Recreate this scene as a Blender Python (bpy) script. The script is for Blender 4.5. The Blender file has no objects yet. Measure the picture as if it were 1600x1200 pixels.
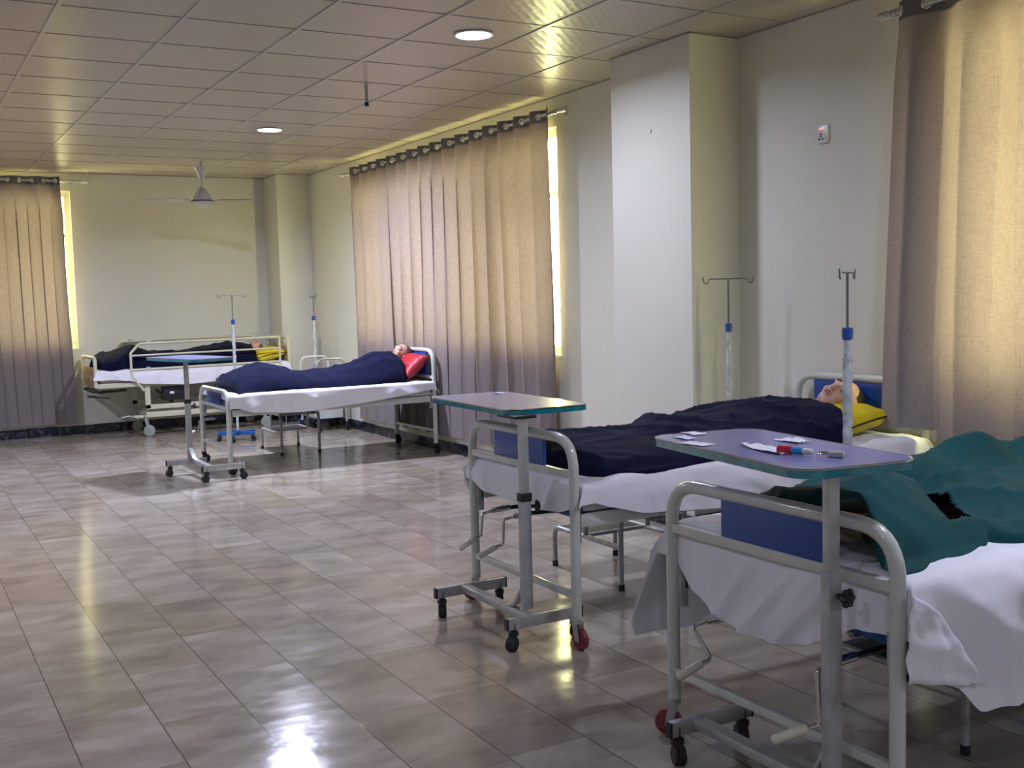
import bpy, bmesh, math, random
from mathutils import Vector, Matrix, Euler, noise
PI = math.pi
S = bpy.context.scene
COL = S.collection
random.seed(7)

# ------------------------------------------------------------------ camera
CAMH = 1.404
W, D, CH = 4.388, 12.825, 2.858           # window wall, far wall, ceiling height
def cam():
    f, yaw, pitch, roll = 1710.1, CAMY, CAMP, CAMR
    cy, sy = math.cos(yaw), math.sin(yaw)
    fw = Vector((sy*math.cos(pitch), cy*math.cos(pitch), math.sin(pitch)))
    r = Vector((cy, -sy, 0)); u = r.cross(fw)
    r2 = r*math.cos(roll)+u*math.sin(roll); u2 = -r*math.sin(roll)+u*math.cos(roll)
    m = Matrix((r2, u2, -fw)).transposed().to_4x4(); m.translation = (0, 0, CAMH)
    c = bpy.data.cameras.new('camera'); c.sensor_fit = 'HORIZONTAL'; c.sensor_width = 36
    c.lens = f/1600*36; c.clip_start = .05
    o = bpy.data.objects.new('camera', c); COL.objects.link(o); o.matrix_world = m
    S.camera = o
CAMY, CAMP, CAMR = 0.51880, -0.08056, -0.02549
cam()
# ------------------------------------------------------------------ daylight, portals, exposure
w = bpy.data.worlds.new('daylight'); S.world = w; w.use_nodes = True
bg = w.node_tree.nodes['Background']
bg.inputs[0].default_value = (1.0, .94, .46, 1); bg.inputs[1].default_value = 26.0
S.view_settings.view_transform = 'Standard'; S.view_settings.look = 'None'
S.view_settings.gamma = 1; S.view_settings.use_curve_mapping = False
S.view_settings.exposure = 0.3
WIN2 = (6.93, 10.92, .95, 2.64)
WIN3 = (1.1, 3.44, .95, 2.64)
WIN1 = (-.35, 1.84, .95, 2.66)
def portal(loc, rot, sx, sy):
    l = bpy.data.lights.new('window_portal', 'AREA'); l.shape = 'RECTANGLE'; l.size = sx; l.size_y = sy
    l.cycles.is_portal = True
    o = bpy.data.objects.new('window_portal', l); COL.objects.link(o); o.location = loc; o.rotation_euler = rot
for a, b, c, d in (WIN2, WIN3):
    portal((W+.16, (a+b)/2, (c+d)/2), (0, PI/2, 0), d-c, b-a)
portal(((WIN1[0]+WIN1[1])/2, D+.16, (WIN1[2]+WIN1[3])/2), (-PI/2, 0, 0), WIN1[1]-WIN1[0], WIN1[3]-WIN1[2])
LEDC = (.69, .735, 1.0); LEDP = 33

# ------------------------------------------------------------------ materials
def lin(c):
    return tuple(((x/255)/12.92 if x <= 10 else ((x/255+.055)/1.055)**2.4) for x in c)
def new_mat(name):
    m = bpy.data.materials.new(name); m.use_nodes = True
    nt = m.node_tree; return m, nt, nt.nodes['Principled BSDF']
def N(nt, t, **k):
    n = nt.nodes.new(t)
    for a, b in k.items(): setattr(n, a, b)
    return n
def mat(name, col, rough=.5, metal=0, var=.08, scale=12, bump=0, bscale=60, coat=0, spec=.5, sheen=0, stretch=(1, 1, 1)):
    """procedural: base colour modulated by noise, optional bump"""
    m, nt, b = new_mat(name)
    tc = N(nt, 'ShaderNodeTexCoord'); mp = N(nt, 'ShaderNodeMapping'); mp.inputs['Scale'].default_value = stretch
    nt.links.new(tc.outputs['Object'], mp.inputs[0])
    no = N(nt, 'ShaderNodeTexNoise'); no.inputs['Scale'].default_value = scale; no.inputs['Detail'].default_value = 4
    nt.links.new(mp.outputs[0], no.inputs['Vector'])
    cr = N(nt, 'ShaderNodeValToRGB')
    cr.color_ramp.elements[0].position = .3; cr.color_ramp.elements[1].position = .7
    cr.color_ramp.elements[0].color = tuple(x*(1-var) for x in col)+(1,)
    cr.color_ramp.elements[1].color = tuple(min(1, x*(1+var)) for x in col)+(1,)
    nt.links.new(no.outputs[0], cr.inputs[0]); nt.links.new(cr.outputs[0], b.inputs['Base Color'])
    b.inputs['Roughness'].default_value = rough; b.inputs['Metallic'].default_value = metal
    b.inputs['Specular IOR Level'].default_value = spec
    if coat: b.inputs['Coat Weight'].default_value = coat; b.inputs['Coat Roughness'].default_value = .05
    if sheen: b.inputs['Sheen Weight'].default_value = sheen
    if bump:
        n2 = N(nt, 'ShaderNodeTexNoise'); n2.inputs['Scale'].default_value = bscale; n2.inputs['Detail'].default_value = 3
        nt.links.new(mp.outputs[0], n2.inputs['Vector'])
        bp = N(nt, 'ShaderNodeBump'); bp.inputs['Strength'].default_value = bump; bp.inputs['Distance'].default_value = .01
        nt.links.new(n2.outputs[0], bp.inputs['Height']); nt.links.new(bp.outputs[0], b.inputs['Normal'])
    return m
M = {}
M['wall'] = mat('wall_paint', (.72, .70, .60), .55, var=.035, scale=1.3, bump=.08, bscale=30)
M['column'] = M['wall']
M['white_paint'] = mat('cream_enamel', (.56, .585, .55), .22, var=.06, scale=9, coat=.5)
M['cream'] = mat('ivory_enamel', (.62, .60, .44), .3, var=.07, scale=6, coat=.3)
M['silver'] = mat('brushed_steel', (.50, .51, .51), .32, metal=.55, var=.15, scale=14, bump=.1, bscale=25)
M['grey_paint'] = mat('silver_grey_paint', (.42, .43, .43), .35, metal=.25, var=.2, scale=18, coat=.2)
M['chrome'] = mat('chrome', (.6, .6, .6), .12, metal=1, var=.03)
M['black'] = mat('black_plastic', (.015, .015, .017), .4, var=.2)
M['rubber'] = mat('dark_rubber', (.02, .02, .022), .6, var=.2)
M['red_wheel'] = mat('red_polyurethane', (.22, .035, .045), .35, var=.2)
M['grey_wheel'] = mat('grey_rubber', (.33, .35, .32), .45, var=.1)
M['blue_panel'] = mat('blue_laminate', (.014, .066, .30), .3, var=.07, scale=5, coat=.2)
M['blue_metal'] = mat('blue_enamel', (.01, .10, .33), .35, var=.1, scale=8)
M['sheet'] = mat('white_cotton', (.78, .79, .85), .8, var=.03, scale=5, bump=.10, bscale=10)
M['mattress'] = mat('mattress_cover', (.55, .55, .57), .7, var=.05)
M['navy'] = mat('navy_blanket', (.0035, .0055, .026), .92, var=.25, scale=7, bump=.35, bscale=10, sheen=.03, spec=.12)
M['teal'] = mat('teal_surgical_cloth', (.003, .060, .062), .8, var=.18, scale=6, bump=.3, bscale=12, sheen=.04, spec=.2)
M['yellow'] = mat('yellow_pillowcase', (.74, .60, .01), .45, var=.08, scale=7, bump=.6, bscale=9)
M['red'] = mat('red_pillowcase', (.42, .010, .02), .5, var=.1, scale=7, bump=.5, bscale=9)
M['table_top'] = mat('violet_laminate', (.17, .18, .38), .3, var=.06, scale=8, coat=.25)
M['teal_edge'] = mat('teal_edge_band', (.01, .23, .29), .15, var=.35, scale=25, coat=1)
M['ivory'] = mat('ivory_plastic', (.62, .60, .48), .35, var=.05)
M['paper'] = mat('white_paper', (.78, .79, .84), .8, var=.03, bump=.3)
M['skin'] = mat('pale_vinyl_skin', (.60, .36, .27), .38, var=.08, scale=9)
M['skin_dark'] = mat('brown_vinyl_skin', (.16, .065, .038), .4, var=.12, scale=9)
M['hair_dark'] = mat('moulded_dark_hair', (.035, .028, .022), .25, var=.3, scale=40, bump=.8, bscale=60)
M['hair_brown'] = mat('brown_hair', (.13, .065, .04), .6, var=.3, scale=40, bump=.8, bscale=60)
M['lips'] = mat('lips', (.30, .06, .05), .4)
M['gown'] = mat('patterned_gown', (.55, .52, .45), .8, var=.35, scale=60)
M['white_plastic'] = mat('white_plastic', (.72, .72, .74), .3, var=.03)
M['white_frame'] = mat('window_frame_paint', (.78, .76, .66), .4, var=.03)
M['fan'] = mat('fan_enamel', (.55, .54, .58), .25, var=.03, coat=.4)
M['wood'] = mat('tan_board', (.42, .27, .15), .4, var=.15, scale=5, stretch=(1, 1, 8))
M['plastic_wrap'] = mat('plastic_wrapped_tube', (.50, .54, .56), .22, var=.3, scale=22, bump=.9, bscale=35, coat=.6)
M['marker_blue'] = mat('sky_blue_plastic', (.02, .30, .62), .3)
M['marker_red'] = mat('red_plastic', (.50, .012, .03), .3)
M['dark'] = mat('dark_socket', (.02, .02, .02), .6)
M['hook'] = mat('dull_hook_steel', (.16, .16, .15), .4, metal=.5, var=.1)
M['ring'] = mat('grommet_metal', (.75, .74, .68), .2, metal=1, var=.05)

def emis(name, col, s):
    m, nt, b = new_mat(name)
    b.inputs['Base Color'].default_value = (.9, .9, .9, 1)
    b.inputs['Emission Color'].default_value = col+(1,); b.inputs['Emission Strength'].default_value = s
    return m
M['led'] = emis('led_diffuser', (.86, .90, 1), 14)
M['redled'] = emis('red_indicator', (1, .05, .03), 2.5)

def fabric(name, dcol, tcol, mixf):
    m = bpy.data.materials.new(name); m.use_nodes = True; nt = m.node_tree
    nt.nodes.remove(nt.nodes['Principled BSDF']); out = nt.nodes['Material Output']
    tc = N(nt, 'ShaderNodeTexCoord')
    mp = N(nt, 'ShaderNodeMapping'); mp.inputs['Scale'].default_value = (60, 60, 9)
    nt.links.new(tc.outputs['Object'], mp.inputs[0])
    no = N(nt, 'ShaderNodeTexNoise'); no.inputs['Scale'].default_value = 3; no.inputs['Detail'].default_value = 5
    nt.links.new(mp.outputs[0], no.inputs['Vector'])
    mp2 = N(nt, 'ShaderNodeMapping'); mp2.inputs['Scale'].default_value = (10, 10, 150)
    nt.links.new(tc.outputs['Object'], mp2.inputs[0])
    n2 = N(nt, 'ShaderNodeTexNoise'); n2.inputs['Scale'].default_value = 2; n2.inputs['Detail'].default_value = 4
    nt.links.new(mp2.outputs[0], n2.inputs['Vector'])
    ad = N(nt, 'ShaderNodeMath', operation='ADD'); nt.links.new(no.outputs[0], ad.inputs[0]); nt.links.new(n2.outputs[0], ad.inputs[1])
    def ramp(c, v):
        cr = N(nt, 'ShaderNodeMapRange'); cr.inputs[1].default_value = .7; cr.inputs[2].default_value = 1.3
        cr.inputs[3].default_value = 1-v; cr.inputs[4].default_value = 1+v
        nt.links.new(ad.outputs[0], cr.inputs[0])
        vm = N(nt, 'ShaderNodeVectorMath', operation='SCALE'); vm.inputs[0].default_value = c
        nt.links.new(cr.outputs[0], vm.inputs['Scale']); return vm
    di = N(nt, 'ShaderNodeBsdfDiffuse'); tr = N(nt, 'ShaderNodeBsdfTranslucent')
    nt.links.new(ramp(dcol, .12).outputs[0], di.inputs[0]); nt.links.new(ramp(tcol, .28).outputs[0], tr.inputs[0])
    mx = N(nt, 'ShaderNodeMixShader'); mx.inputs[0].default_value = mixf
    nt.links.new(di.outputs[0], mx.inputs[1]); nt.links.new(tr.outputs[0], mx.inputs[2])
    nt.links.new(mx.outputs[0], out.inputs[0]); return m
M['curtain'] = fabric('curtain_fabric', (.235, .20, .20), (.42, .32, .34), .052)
M['curtain_near'] = fabric('sunlit_curtain_fabric', (.28, .25, .25), (.45, .345, .345), .082)  # lighter, more translucent copy of the curtain; window brightness put into the fabric
M['header'] = fabric('curtain_header_fabric', (.17, .16, .17), (.06, .05, .05), .1)

def floor_mat():
    m, nt, b = new_mat('polished_marble_tiles'); L = nt.links
    geo = N(nt, 'ShaderNodeNewGeometry'); sp = N(nt, 'ShaderNodeSeparateXYZ'); L.new(geo.outputs['Position'], sp.inputs[0])
    def ma(op, a, bb=None, c=None):
        n = N(nt, 'ShaderNodeMath', operation=op)
        for i, v in enumerate((a, bb, c)):
            if v is None: continue
            if isinstance(v, (int, float)): n.inputs[i].default_value = v
            else: L.new(v, n.inputs[i])
        return n.outputs[0]
    u = ma('DIVIDE', ma('SUBTRACT', sp.outputs[0], .160), .2822)
    cu = ma('FLOOR', u); fu = ma('FRACT', u)
    wn = N(nt, 'ShaderNodeTexWhiteNoise', noise_dimensions='1D'); L.new(cu, wn.inputs['W'])
    v = ma('ADD', ma('DIVIDE', sp.outputs[1], .566), ma('MULTIPLY', wn.outputs[0], 7.3))
    cv = ma('FLOOR', v); fv = ma('FRACT', v)
    cb = N(nt, 'ShaderNodeCombineXYZ'); L.new(cu, cb.inputs[0]); L.new(cv, cb.inputs[1])
    wt = N(nt, 'ShaderNodeTexWhiteNoise', noise_dimensions='3D'); L.new(cb.outputs[0], wt.inputs['Vector'])
    # joints
    du = ma('MULTIPLY', ma('MINIMUM', fu, ma('SUBTRACT', 1, fu)), .2822)
    dv = ma('MULTIPLY', ma('MINIMUM', fv, ma('SUBTRACT', 1, fv)), .566)
    ju = ma('LESS_THAN', du, .0023); jv = ma('MULTIPLY', ma('LESS_THAN', dv, .0016), .7)
    j = ma('MAXIMUM', ju, jv)
    # veining, shifted per tile
    sc = N(nt, 'ShaderNodeVectorMath', operation='SCALE'); L.new(wt.outputs['Color'], sc.inputs[0]); sc.inputs['Scale'].default_value = 9
    av = N(nt, 'ShaderNodeVectorMath', operation='ADD'); L.new(geo.outputs['Position'], av.inputs[0]); L.new(sc.outputs[0], av.inputs[1])
    mp = N(nt, 'ShaderNodeMapping'); mp.inputs['Scale'].default_value = (1.0, 1.9, 1); mp.inputs['Rotation'].default_value = (0, 0, .25)
    L.new(av.outputs[0], mp.inputs[0])
    no = N(nt, 'ShaderNodeTexNoise'); no.inputs['Scale'].default_value = 3.4; no.inputs['Detail'].default_value = 6; no.inputs['Distortion'].default_value = .35
    no.inputs['Roughness'].default_value = .52
    L.new(mp.outputs[0], no.inputs['Vector'])
    cr = N(nt, 'ShaderNodeValToRGB'); e = cr.color_ramp.elements
    e[0].position = .32; e[0].color = (.27, .225, .175, 1); e[1].position = .68; e[1].color = (.45, .385, .312, 1)
    L.new(no.outputs[0], cr.inputs[0])
    hs = N(nt, 'ShaderNodeHueSaturation'); L.new(cr.outputs[0], hs.inputs['Color'])
    mr = N(nt, 'ShaderNodeMapRange'); mr.inputs[3].default_value = .87; mr.inputs[4].default_value = 1.13; L.new(wt.outputs[0], mr.inputs[0])
    L.new(mr.outputs[0], hs.inputs['Value'])
    mr2 = N(nt, 'ShaderNodeMapRange'); mr2.inputs[3].default_value = 1.12; mr2.inputs[4].default_value = .8; L.new(wt.outputs[0], mr2.inputs[0])
    L.new(mr2.outputs[0], hs.inputs['Saturation'])
    mx = N(nt, 'ShaderNodeMix', data_type='RGBA'); L.new(ma('MULTIPLY', j, .85), mx.inputs[0]); L.new(hs.outputs[0], mx.inputs[6])
    mx.inputs[7].default_value = (.10, .085, .07, 1)
    L.new(mx.outputs[2], b.inputs['Base Color'])
    n3 = N(nt, 'ShaderNodeTexNoise'); n3.inputs['Scale'].default_value = 6; n3.inputs['Detail'].default_value = 2; L.new(mp.outputs[0], n3.inputs['Vector'])
    rr = N(nt, 'ShaderNodeMapRange'); rr.inputs[1].default_value = .3; rr.inputs[2].default_value = .7; rr.inputs[3].default_value = .10; rr.inputs[4].default_value = .17
    L.new(n3.outputs[0], rr.inputs[0]); L.new(rr.outputs[0], b.inputs['Roughness'])
    b.inputs['Specular IOR Level'].default_value = .32
    n4 = N(nt, 'ShaderNodeTexNoise'); n4.inputs['Scale'].default_value = 9; n4.inputs['Detail'].default_value = 3; L.new(av.outputs[0], n4.inputs['Vector'])
    bp = N(nt, 'ShaderNodeBump'); bp.inputs['Strength'].default_value = .10; bp.inputs['Distance'].default_value = .01
    L.new(n4.outputs[0], bp.inputs['Height']); L.new(bp.outputs[0], b.inputs['Normal'])
    return m
M['floor'] = floor_mat()

def ceil_mat():
    m, nt, b = new_mat('vinyl_faced_ceiling_tiles'); L = nt.links
    geo = N(nt, 'ShaderNodeNewGeometry')
    mp = N(nt, 'ShaderNodeMapping'); mp.inputs['Rotation'].default_value = (0, 0, .78); mp.inputs['Scale'].default_value = (1, 1, 1)
    L.new(geo.outputs['Position'], mp.inputs[0])
    vo = N(nt, 'ShaderNodeTexVoronoi'); vo.inputs['Scale'].default_value = 22; vo.inputs['Randomness'].default_value = .25
    L.new(mp.outputs[0], vo.inputs['Vector'])
    bp = N(nt, 'ShaderNodeBump'); bp.inputs['Strength'].default_value = .22; bp.inputs['Distance'].default_value = .01
    L.new(vo.outputs['Distance'], bp.inputs['Height']); L.new(bp.outputs[0], b.inputs['Normal'])
    no = N(nt, 'ShaderNodeTexNoise'); no.inputs['Scale'].default_value = 1.1; L.new(geo.outputs['Position'], no.inputs['Vector'])
    cr = N(nt, 'ShaderNodeValToRGB'); cr.color_ramp.elements[0].color = (.49, .435, .345, 1); cr.color_ramp.elements[1].color = (.55, .49, .40, 1)
    L.new(no.outputs[0], cr.inputs[0]); L.new(cr.outputs[0], b.inputs['Base Color'])
    b.inputs['Roughness'].default_value = .30; b.inputs['Specular IOR Level'].default_value = .6
    return m
M['ceiling'] = ceil_mat()
M['tbar'] = mat('ceiling_grid_bars', (.52, .49, .45), .28, metal=.1, var=.05)
M['tbar_and_edge_shade'] = mat('ceiling_cross_bars_and_edge_shade', (.30, .28, .25), .35, metal=.0, var=.1)

def skirting_mat():
    m, nt, b = new_mat('dark_marble_skirting'); L = nt.links
    geo = N(nt, 'ShaderNodeNewGeometry')
    no = N(nt, 'ShaderNodeTexNoise'); no.inputs['Scale'].default_value = 14; no.inputs['Detail'].default_value = 7; no.inputs['Distortion'].default_value = 1.5
    L.new(geo.outputs['Position'], no.inputs['Vector'])
    cr = N(nt, 'ShaderNodeValToRGB'); e = cr.color_ramp.elements
    e[0].position = .5; e[0].color = (.006, .009, .022, 1); e[1].position = .72; e[1].color = (.10, .11, .13, 1)
    L.new(no.outputs[0], cr.inputs[0]); L.new(cr.outputs[0], b.inputs['Base Color'])
    b.inputs['Roughness'].default_value = .2
    return m
M['skirting'] = skirting_mat()
def glass_mat():
    m = bpy.data.materials.new('window_glass'); m.use_nodes = True; nt = m.node_tree
    nt.nodes.remove(nt.nodes['Principled BSDF'])
    t = N(nt, 'ShaderNodeBsdfTransparent'); g = N(nt, 'ShaderNodeBsdfGlossy'); g.inputs['Roughness'].default_value = .02
    no = N(nt, 'ShaderNodeTexNoise'); no.inputs['Scale'].default_value = 2
    cr = N(nt, 'ShaderNodeValToRGB'); cr.color_ramp.elements[0].color = (.86, .88, .84, 1); cr.color_ramp.elements[1].color = (.95, .96, .93, 1)
    nt.links.new(no.outputs[0], cr.inputs[0]); nt.links.new(cr.outputs[0], t.inputs[0])
    mx = N(nt, 'ShaderNodeMixShader'); mx.inputs[0].default_value = .06
    nt.links.new(t.outputs[0], mx.inputs[1]); nt.links.new(g.outputs[0], mx.inputs[2])
    nt.links.new(mx.outputs[0], nt.nodes['Material Output'].inputs[0]); return m
M['glass'] = glass_mat()

# ------------------------------------------------------------------ mesh helpers
def smooth01(t): t = max(0., min(1., t)); return t*t*(3-2*t)
def box(bm, x0, x1, y0, y1, z0, z1, bev=0, mtx=None):
    g = bmesh.ops.create_cube(bm, size=1)['verts']
    for v in g:
        v.co = Vector(((x0+x1)/2+v.co.x*(x1-x0), (y0+y1)/2+v.co.y*(y1-y0), (z0+z1)/2+v.co.z*(z1-z0)))
    if bev:
        ed = list({e for v in g for e in v.link_edges})
        r = bmesh.ops.bevel(bm, geom=ed, offset=bev, segments=2, affect='EDGES', profile=.6)
        g = list({v for f in r['faces'] for v in f.verts} | {v for v in g if v.is_valid})
    if mtx:
        for v in g: v.co = mtx @ v.co
    return g
def fillet(pts, r, n=6):
    pts = [Vector(p) for p in pts]; out = [pts[0]]
    rr = r if isinstance(r, (list, tuple)) else [r]*(len(pts)-2)
    for i in range(1, len(pts)-1):
        a, b, c = pts[i-1], pts[i], pts[i+1]; q = rr[i-1]
        d1 = (a-b).normalized(); d2 = (c-b).normalized()
        ang = d1.angle(d2)
        if q <= 0 or ang > PI-.02: out.append(b); continue
        t = min(q/math.tan(ang/2), (a-b).length*.49, (c-b).length*.49)
        p0, p1 = b+d1*t, b+d2*t
        for k in range(n+1):
            s = k/n; out.append((p0*(1-s)+b*s)*(1-s)+(b*(1-s)+p1*s)*s)
    out.append(pts[-1]); return out
def tube(bm, pts, r, n=12, closed=False, prof=None):
    pts = [Vector(p) for p in pts]
    if len(pts) < 2: return
    rs = r if isinstance(r, (list, tuple)) else [r]*len(pts)
    rings = []; up = None; m = len(pts)
    for i, p in enumerate(pts):
        if closed: t = (pts[(i+1) % m]-pts[i-1]).normalized()
        else: t = (pts[min(i+1, m-1)]-pts[max(i-1, 0)]).normalized()
        if up is None:
            up = Vector((0, 0, 1)) if abs(t.z) < .9 else Vector((0, 1, 0))
        up = (up-t*up.dot(t))
        if up.length < 1e-6: up = t.orthogonal()
        up.normalize(); s = t.cross(up)
        ring = []
        if prof:
            for a, b in prof: ring.append(bm.verts.new(p+s*a+up*b))
        else:
            for k in range(n):
                a = 2*PI*k/n; ring.append(bm.verts.new(p+(s*math.cos(a)+up*math.sin(a))*rs[i]))
        rings.append(ring)
    q = len(rings[0])
    for i in range(m if closed else m-1):
        A, B = rings[i], rings[(i+1) % m]
        for k in range(q): bm.faces.new((A[k], A[(k+1) % q], B[(k+1) % q], B[k]))
    if not closed:
        bm.faces.new(rings[0][::-1]); bm.faces.new(rings[-1])
def rect(w, h): return [(-w/2, -h/2), (w/2, -h/2), (w/2, h/2), (-w/2, h/2)]
def lathe(bm, prof, c=(0, 0, 0), n=24, mtx=None):
    """prof = [(r, z)...] about local z"""
    c = Vector(c); rings = []
    for r, z in prof:
        ring = []
        for k in range(n):
            a = 2*PI*k/n; p = Vector((r*math.cos(a), r*math.sin(a), z))
            if mtx: p = mtx @ p
            ring.append(bm.verts.new(c+p))
        rings.append(ring)
    for A, B in zip(rings, rings[1:]):
        for k in range(n): bm.faces.new((A[k], A[(k+1) % n], B[(k+1) % n], B[k]))
    bm.faces.new(rings[0][::-1]); bm.faces.new(rings[-1])
def cyl(bm, p0, p1, r, n=16): tube(bm, [p0, p1], r, n)
def ell(bm, c, rad, rot=None, n=16):
    g = bmesh.ops.create_uvsphere(bm, u_segments=n, v_segments=max(6, n//2), radius=1)['verts']
    for v in g:
        p = Vector((v.co.x*rad[0], v.co.y*rad[1], v.co.z*rad[2]))
        if rot: p = rot @ p
        v.co = p+Vector(c)
def cap(bm, p0, p1, r0, r1, n=14):
    p0, p1 = Vector(p0), Vector(p1); d = (p1-p0)
    pts, rs = [], []
    dn = d.normalized()
    for k in range(5):
        a = -PI/2+k*PI/8; pts.append(p0+dn*math.sin(a)*r0); rs.append(max(.0008, r0*math.cos(a)))
    pts.append(p0); rs.append(r0); pts.append(p1); rs.append(r1)
    for k in range(1, 5):
        a = k*PI/8; pts.append(p1+dn*math.sin(a)*r1); rs.append(max(.0008, r1*math.cos(a)))
    tube(bm, pts, rs, n)
def B(): return bmesh.new()
def obj(name, bm, m, parent=None, smooth=True, loc=None, sharp=40):
    bmesh.ops.recalc_face_normals(bm, faces=bm.faces[:])
    me = bpy.data.meshes.new(name); bm.to_mesh(me); bm.free()
    if m: me.materials.append(M[m] if isinstance(m, str) else m)
    if smooth:
        for p in me.polygons: p.use_smooth = True
        me.set_sharp_from_angle(angle=math.radians(sharp))
    o = bpy.data.objects.new(name, me); COL.objects.link(o)
    if parent: o.parent = parent
    if loc: o.location = loc
    return o
def thing(name, label, cat, loc=(0, 0, 0), rz=0, group=None):
    o = bpy.data.objects.new(name, None); COL.objects.link(o); o.empty_display_size = .05
    o.location = loc; o.rotation_euler = (0, 0, rz); o['label'] = label; o['category'] = cat
    if group: o['group'] = group
    return o
def tag(o, label, cat, group=None, kind=None):
    o['label'] = label; o['category'] = cat
    if group: o['group'] = group
    if kind: o['kind'] = kind
    return o
def struct(name, bm, m, smooth=False, parent=None):
    o = obj(name, bm, m, parent, smooth)
    if not parent: o['kind'] = 'structure'
    return o
def copy_tree(o, parent=None):
    c = o.copy(); COL.objects.link(c); c.parent = parent
    for ch in list(o.children): copy_tree(ch, c)
    return c

# ------------------------------------------------------------------ room shell
XL, YB, T = -3.2, -3.6, .22
b = B(); box(b, XL-T, W+T, YB-T, D+T, -.1, 0); struct('floor', b, 'floor')
b = B(); box(b, XL-T, W+T, YB-T, D+T, CH, CH+.1); struct('ceiling', b, 'ceiling')
def wall_x(name, x0, x1, wins):
    """wall slab between x0..x1 running along y, with openings"""
    b = B(); y = YB
    for a, c, z0, z1 in wins:
        box(b, x0, x1, y, a, 0, CH); box(b, x0, x1, a, c, 0, z0); box(b, x0, x1, a, c, z1, CH); y = c
    box(b, x0, x1, y, D, 0, CH); struct(name, b, 'wall')
wall_x('wall_right', W, W+T, [WIN3, WIN2])
b = B()
a, c, z0, z1 = WIN1
box(b, XL, a, D, D+T, 0, CH); box(b, a, c, D, D+T, 0, z0); box(b, a, c, D, D+T, z1, CH); box(b, c, W+T, D, D+T, 0, CH)
struct('wall_far', b, 'wall')
b = B(); box(b, XL-T, XL, YB, D+T, 0, CH); struct('wall_left', b, 'wall')
b = B(); box(b, XL-T, W+T, YB-T, YB, 0, CH); struct('wall_back', b, 'wall')
# columns against the window wall and in the far corner
b = B(); box(b, 4.03, W+.01, 4.95, 5.72, 0, CH-.001, .004); struct('wall_column', b, 'wall')
b = B(); box(b, 4.0, W+.01, 12.34, D+.01, 0, CH-.001, .004); struct('wall_corner', b, 'wall')
# ceiling grid
b = B(); x = .223-.6*5
while x < W:
    if x > XL: box(b, x-.011, x+.011, YB, D, CH-.006, CH+.002)
    x += .6
struct('trim_1', b, 'tbar')
b = B(); y = 5.765-.605*15
while y < D:
    if y > YB: box(b, XL, W, y-.003, y+.003, CH-.0025, CH+.002)
    y += .605
struct('trim_2', b, 'tbar_and_edge_shade')
# thin dark strips painting in the shadow line where the tiles meet the walls
b = B(); box(b, XL, W, D-.008, D+.001, CH-.007, CH+.001); box(b, W-.008, W+.001, YB, D, CH-.007, CH+.001)
box(b, 4.022, W, 4.942, 4.951, CH-.007, CH+.001); box(b, 4.022, 4.031, 4.942, 5.72, CH-.007, CH+.001)
struct('trim_3', b, 'tbar_and_edge_shade')
# skirting of dark marble pieces
def skirt(name, segs):
    b = B()
    for (x0, y0, x1, y1, n) in segs:
        L = math.hypot(x1-x0, y1-y0); d = Vector((x1-x0, y1-y0, 0)).normalized(); nn = Vector(n)
        k = max(1, round(L/.34)); st = L/k
        for i in range(k):
            p = Vector((x0, y0, 0))+d*(i*st+.003); q = Vector((x0, y0, 0))+d*((i+1)*st-.003)
            h = .098+random.uniform(-.006, .006)
            r = p+nn*.012; s = q+nn*.012
            xs = [p.x, q.x, r.x, s.x]; ys = [p.y, q.y, r.y, s.y]
            box(b, min(xs), max(xs), min(ys), max(ys), 0, h, .002)
    struct(name, b, 'skirting')
skirt('baseboard_right', [(W, YB, W, 4.95, (-1, 0, 0)), (4.03, 4.95, 4.03, 5.72, (-1, 0, 0)), (4.03, 4.95, W, 4.95, (0, -1, 0)), (W, 5.72, W, 12.34, (-1, 0, 0))])
skirt('baseboard_far', [(XL, D, 4.0, D, (0, -1, 0)), (4.0, 12.34, W, 12.34, (0, -1, 0)), (4.0, 12.34, 4.0, D, (-1, 0, 0))])

# windows: frame, mullions and one pane of glass per light
def window_y(name, x, a, c, z0, z1, n):
    """window in a wall of constant x"""
    t = bpy.data.objects.new(name, None); COL.objects.link(t); t['kind'] = 'structure'
    b = B(); f = .06
    box(b, x+.05, x+.12, a, c, z0, z0+f); box(b, x+.05, x+.12, a, c, z1-f, z1)
    for i in range(n+1):
        y = a+(c-a)*i/n; y = min(max(y, a+f/2), c-f/2)
        box(b, x+.05, x+.12, y-f/2, y+f/2, z0+f*.9, z1-f*.9)
    box(b, x+.055, x+.115, a+f, c-f, z1-.50, z1-.46)
    fr = obj('window_frame', b, 'white_frame', t, False)
    b = B(); box(b, x+.08, x+.086, a+f/2, c-f/2, z0+f/2, z1-f/2); obj('pane', b, 'glass', t, False)
    b = B(); box(b, x-.012, x+.05, a-.02, c+.02, z0-.025, z0+.001, .004); obj('window_sill', b, 'white_frame', t, False)
def window_x(name, y, a, c, z0, z1, n):
    t = bpy.data.objects.new(name, None); COL.objects.link(t); t['kind'] = 'structure'
    b = B(); f = .06
    box(b, a, c, y+.05, y+.12, z0, z0+f); box(b, a, c, y+.05, y+.12, z1-f, z1)
    for i in range(n+1):
        x = a+(c-a)*i/n; x = min(max(x, a+f/2), c-f/2)
        box(b, x-f/2, x+f/2, y+.05, y+.12, z0+f*.9, z1-f*.9)
    box(b, a+f, c-f, y+.055, y+.115, z1-.50, z1-.46)
    obj('window_frame', b, 'white_frame', t, False)
    b = B(); box(b, a+f/2, c-f/2, y+.08, y+.086, z0+f/2, z1-f/2); obj('pane', b, 'glass', t, False)
    b = B(); box(b, a-.02, c+.02, y-.012, y+.05, z0-.025, z0+.001, .004); obj('window_sill', b, 'white_frame', t, False)
window_x('window_1', D, *WIN1, 3)
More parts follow.
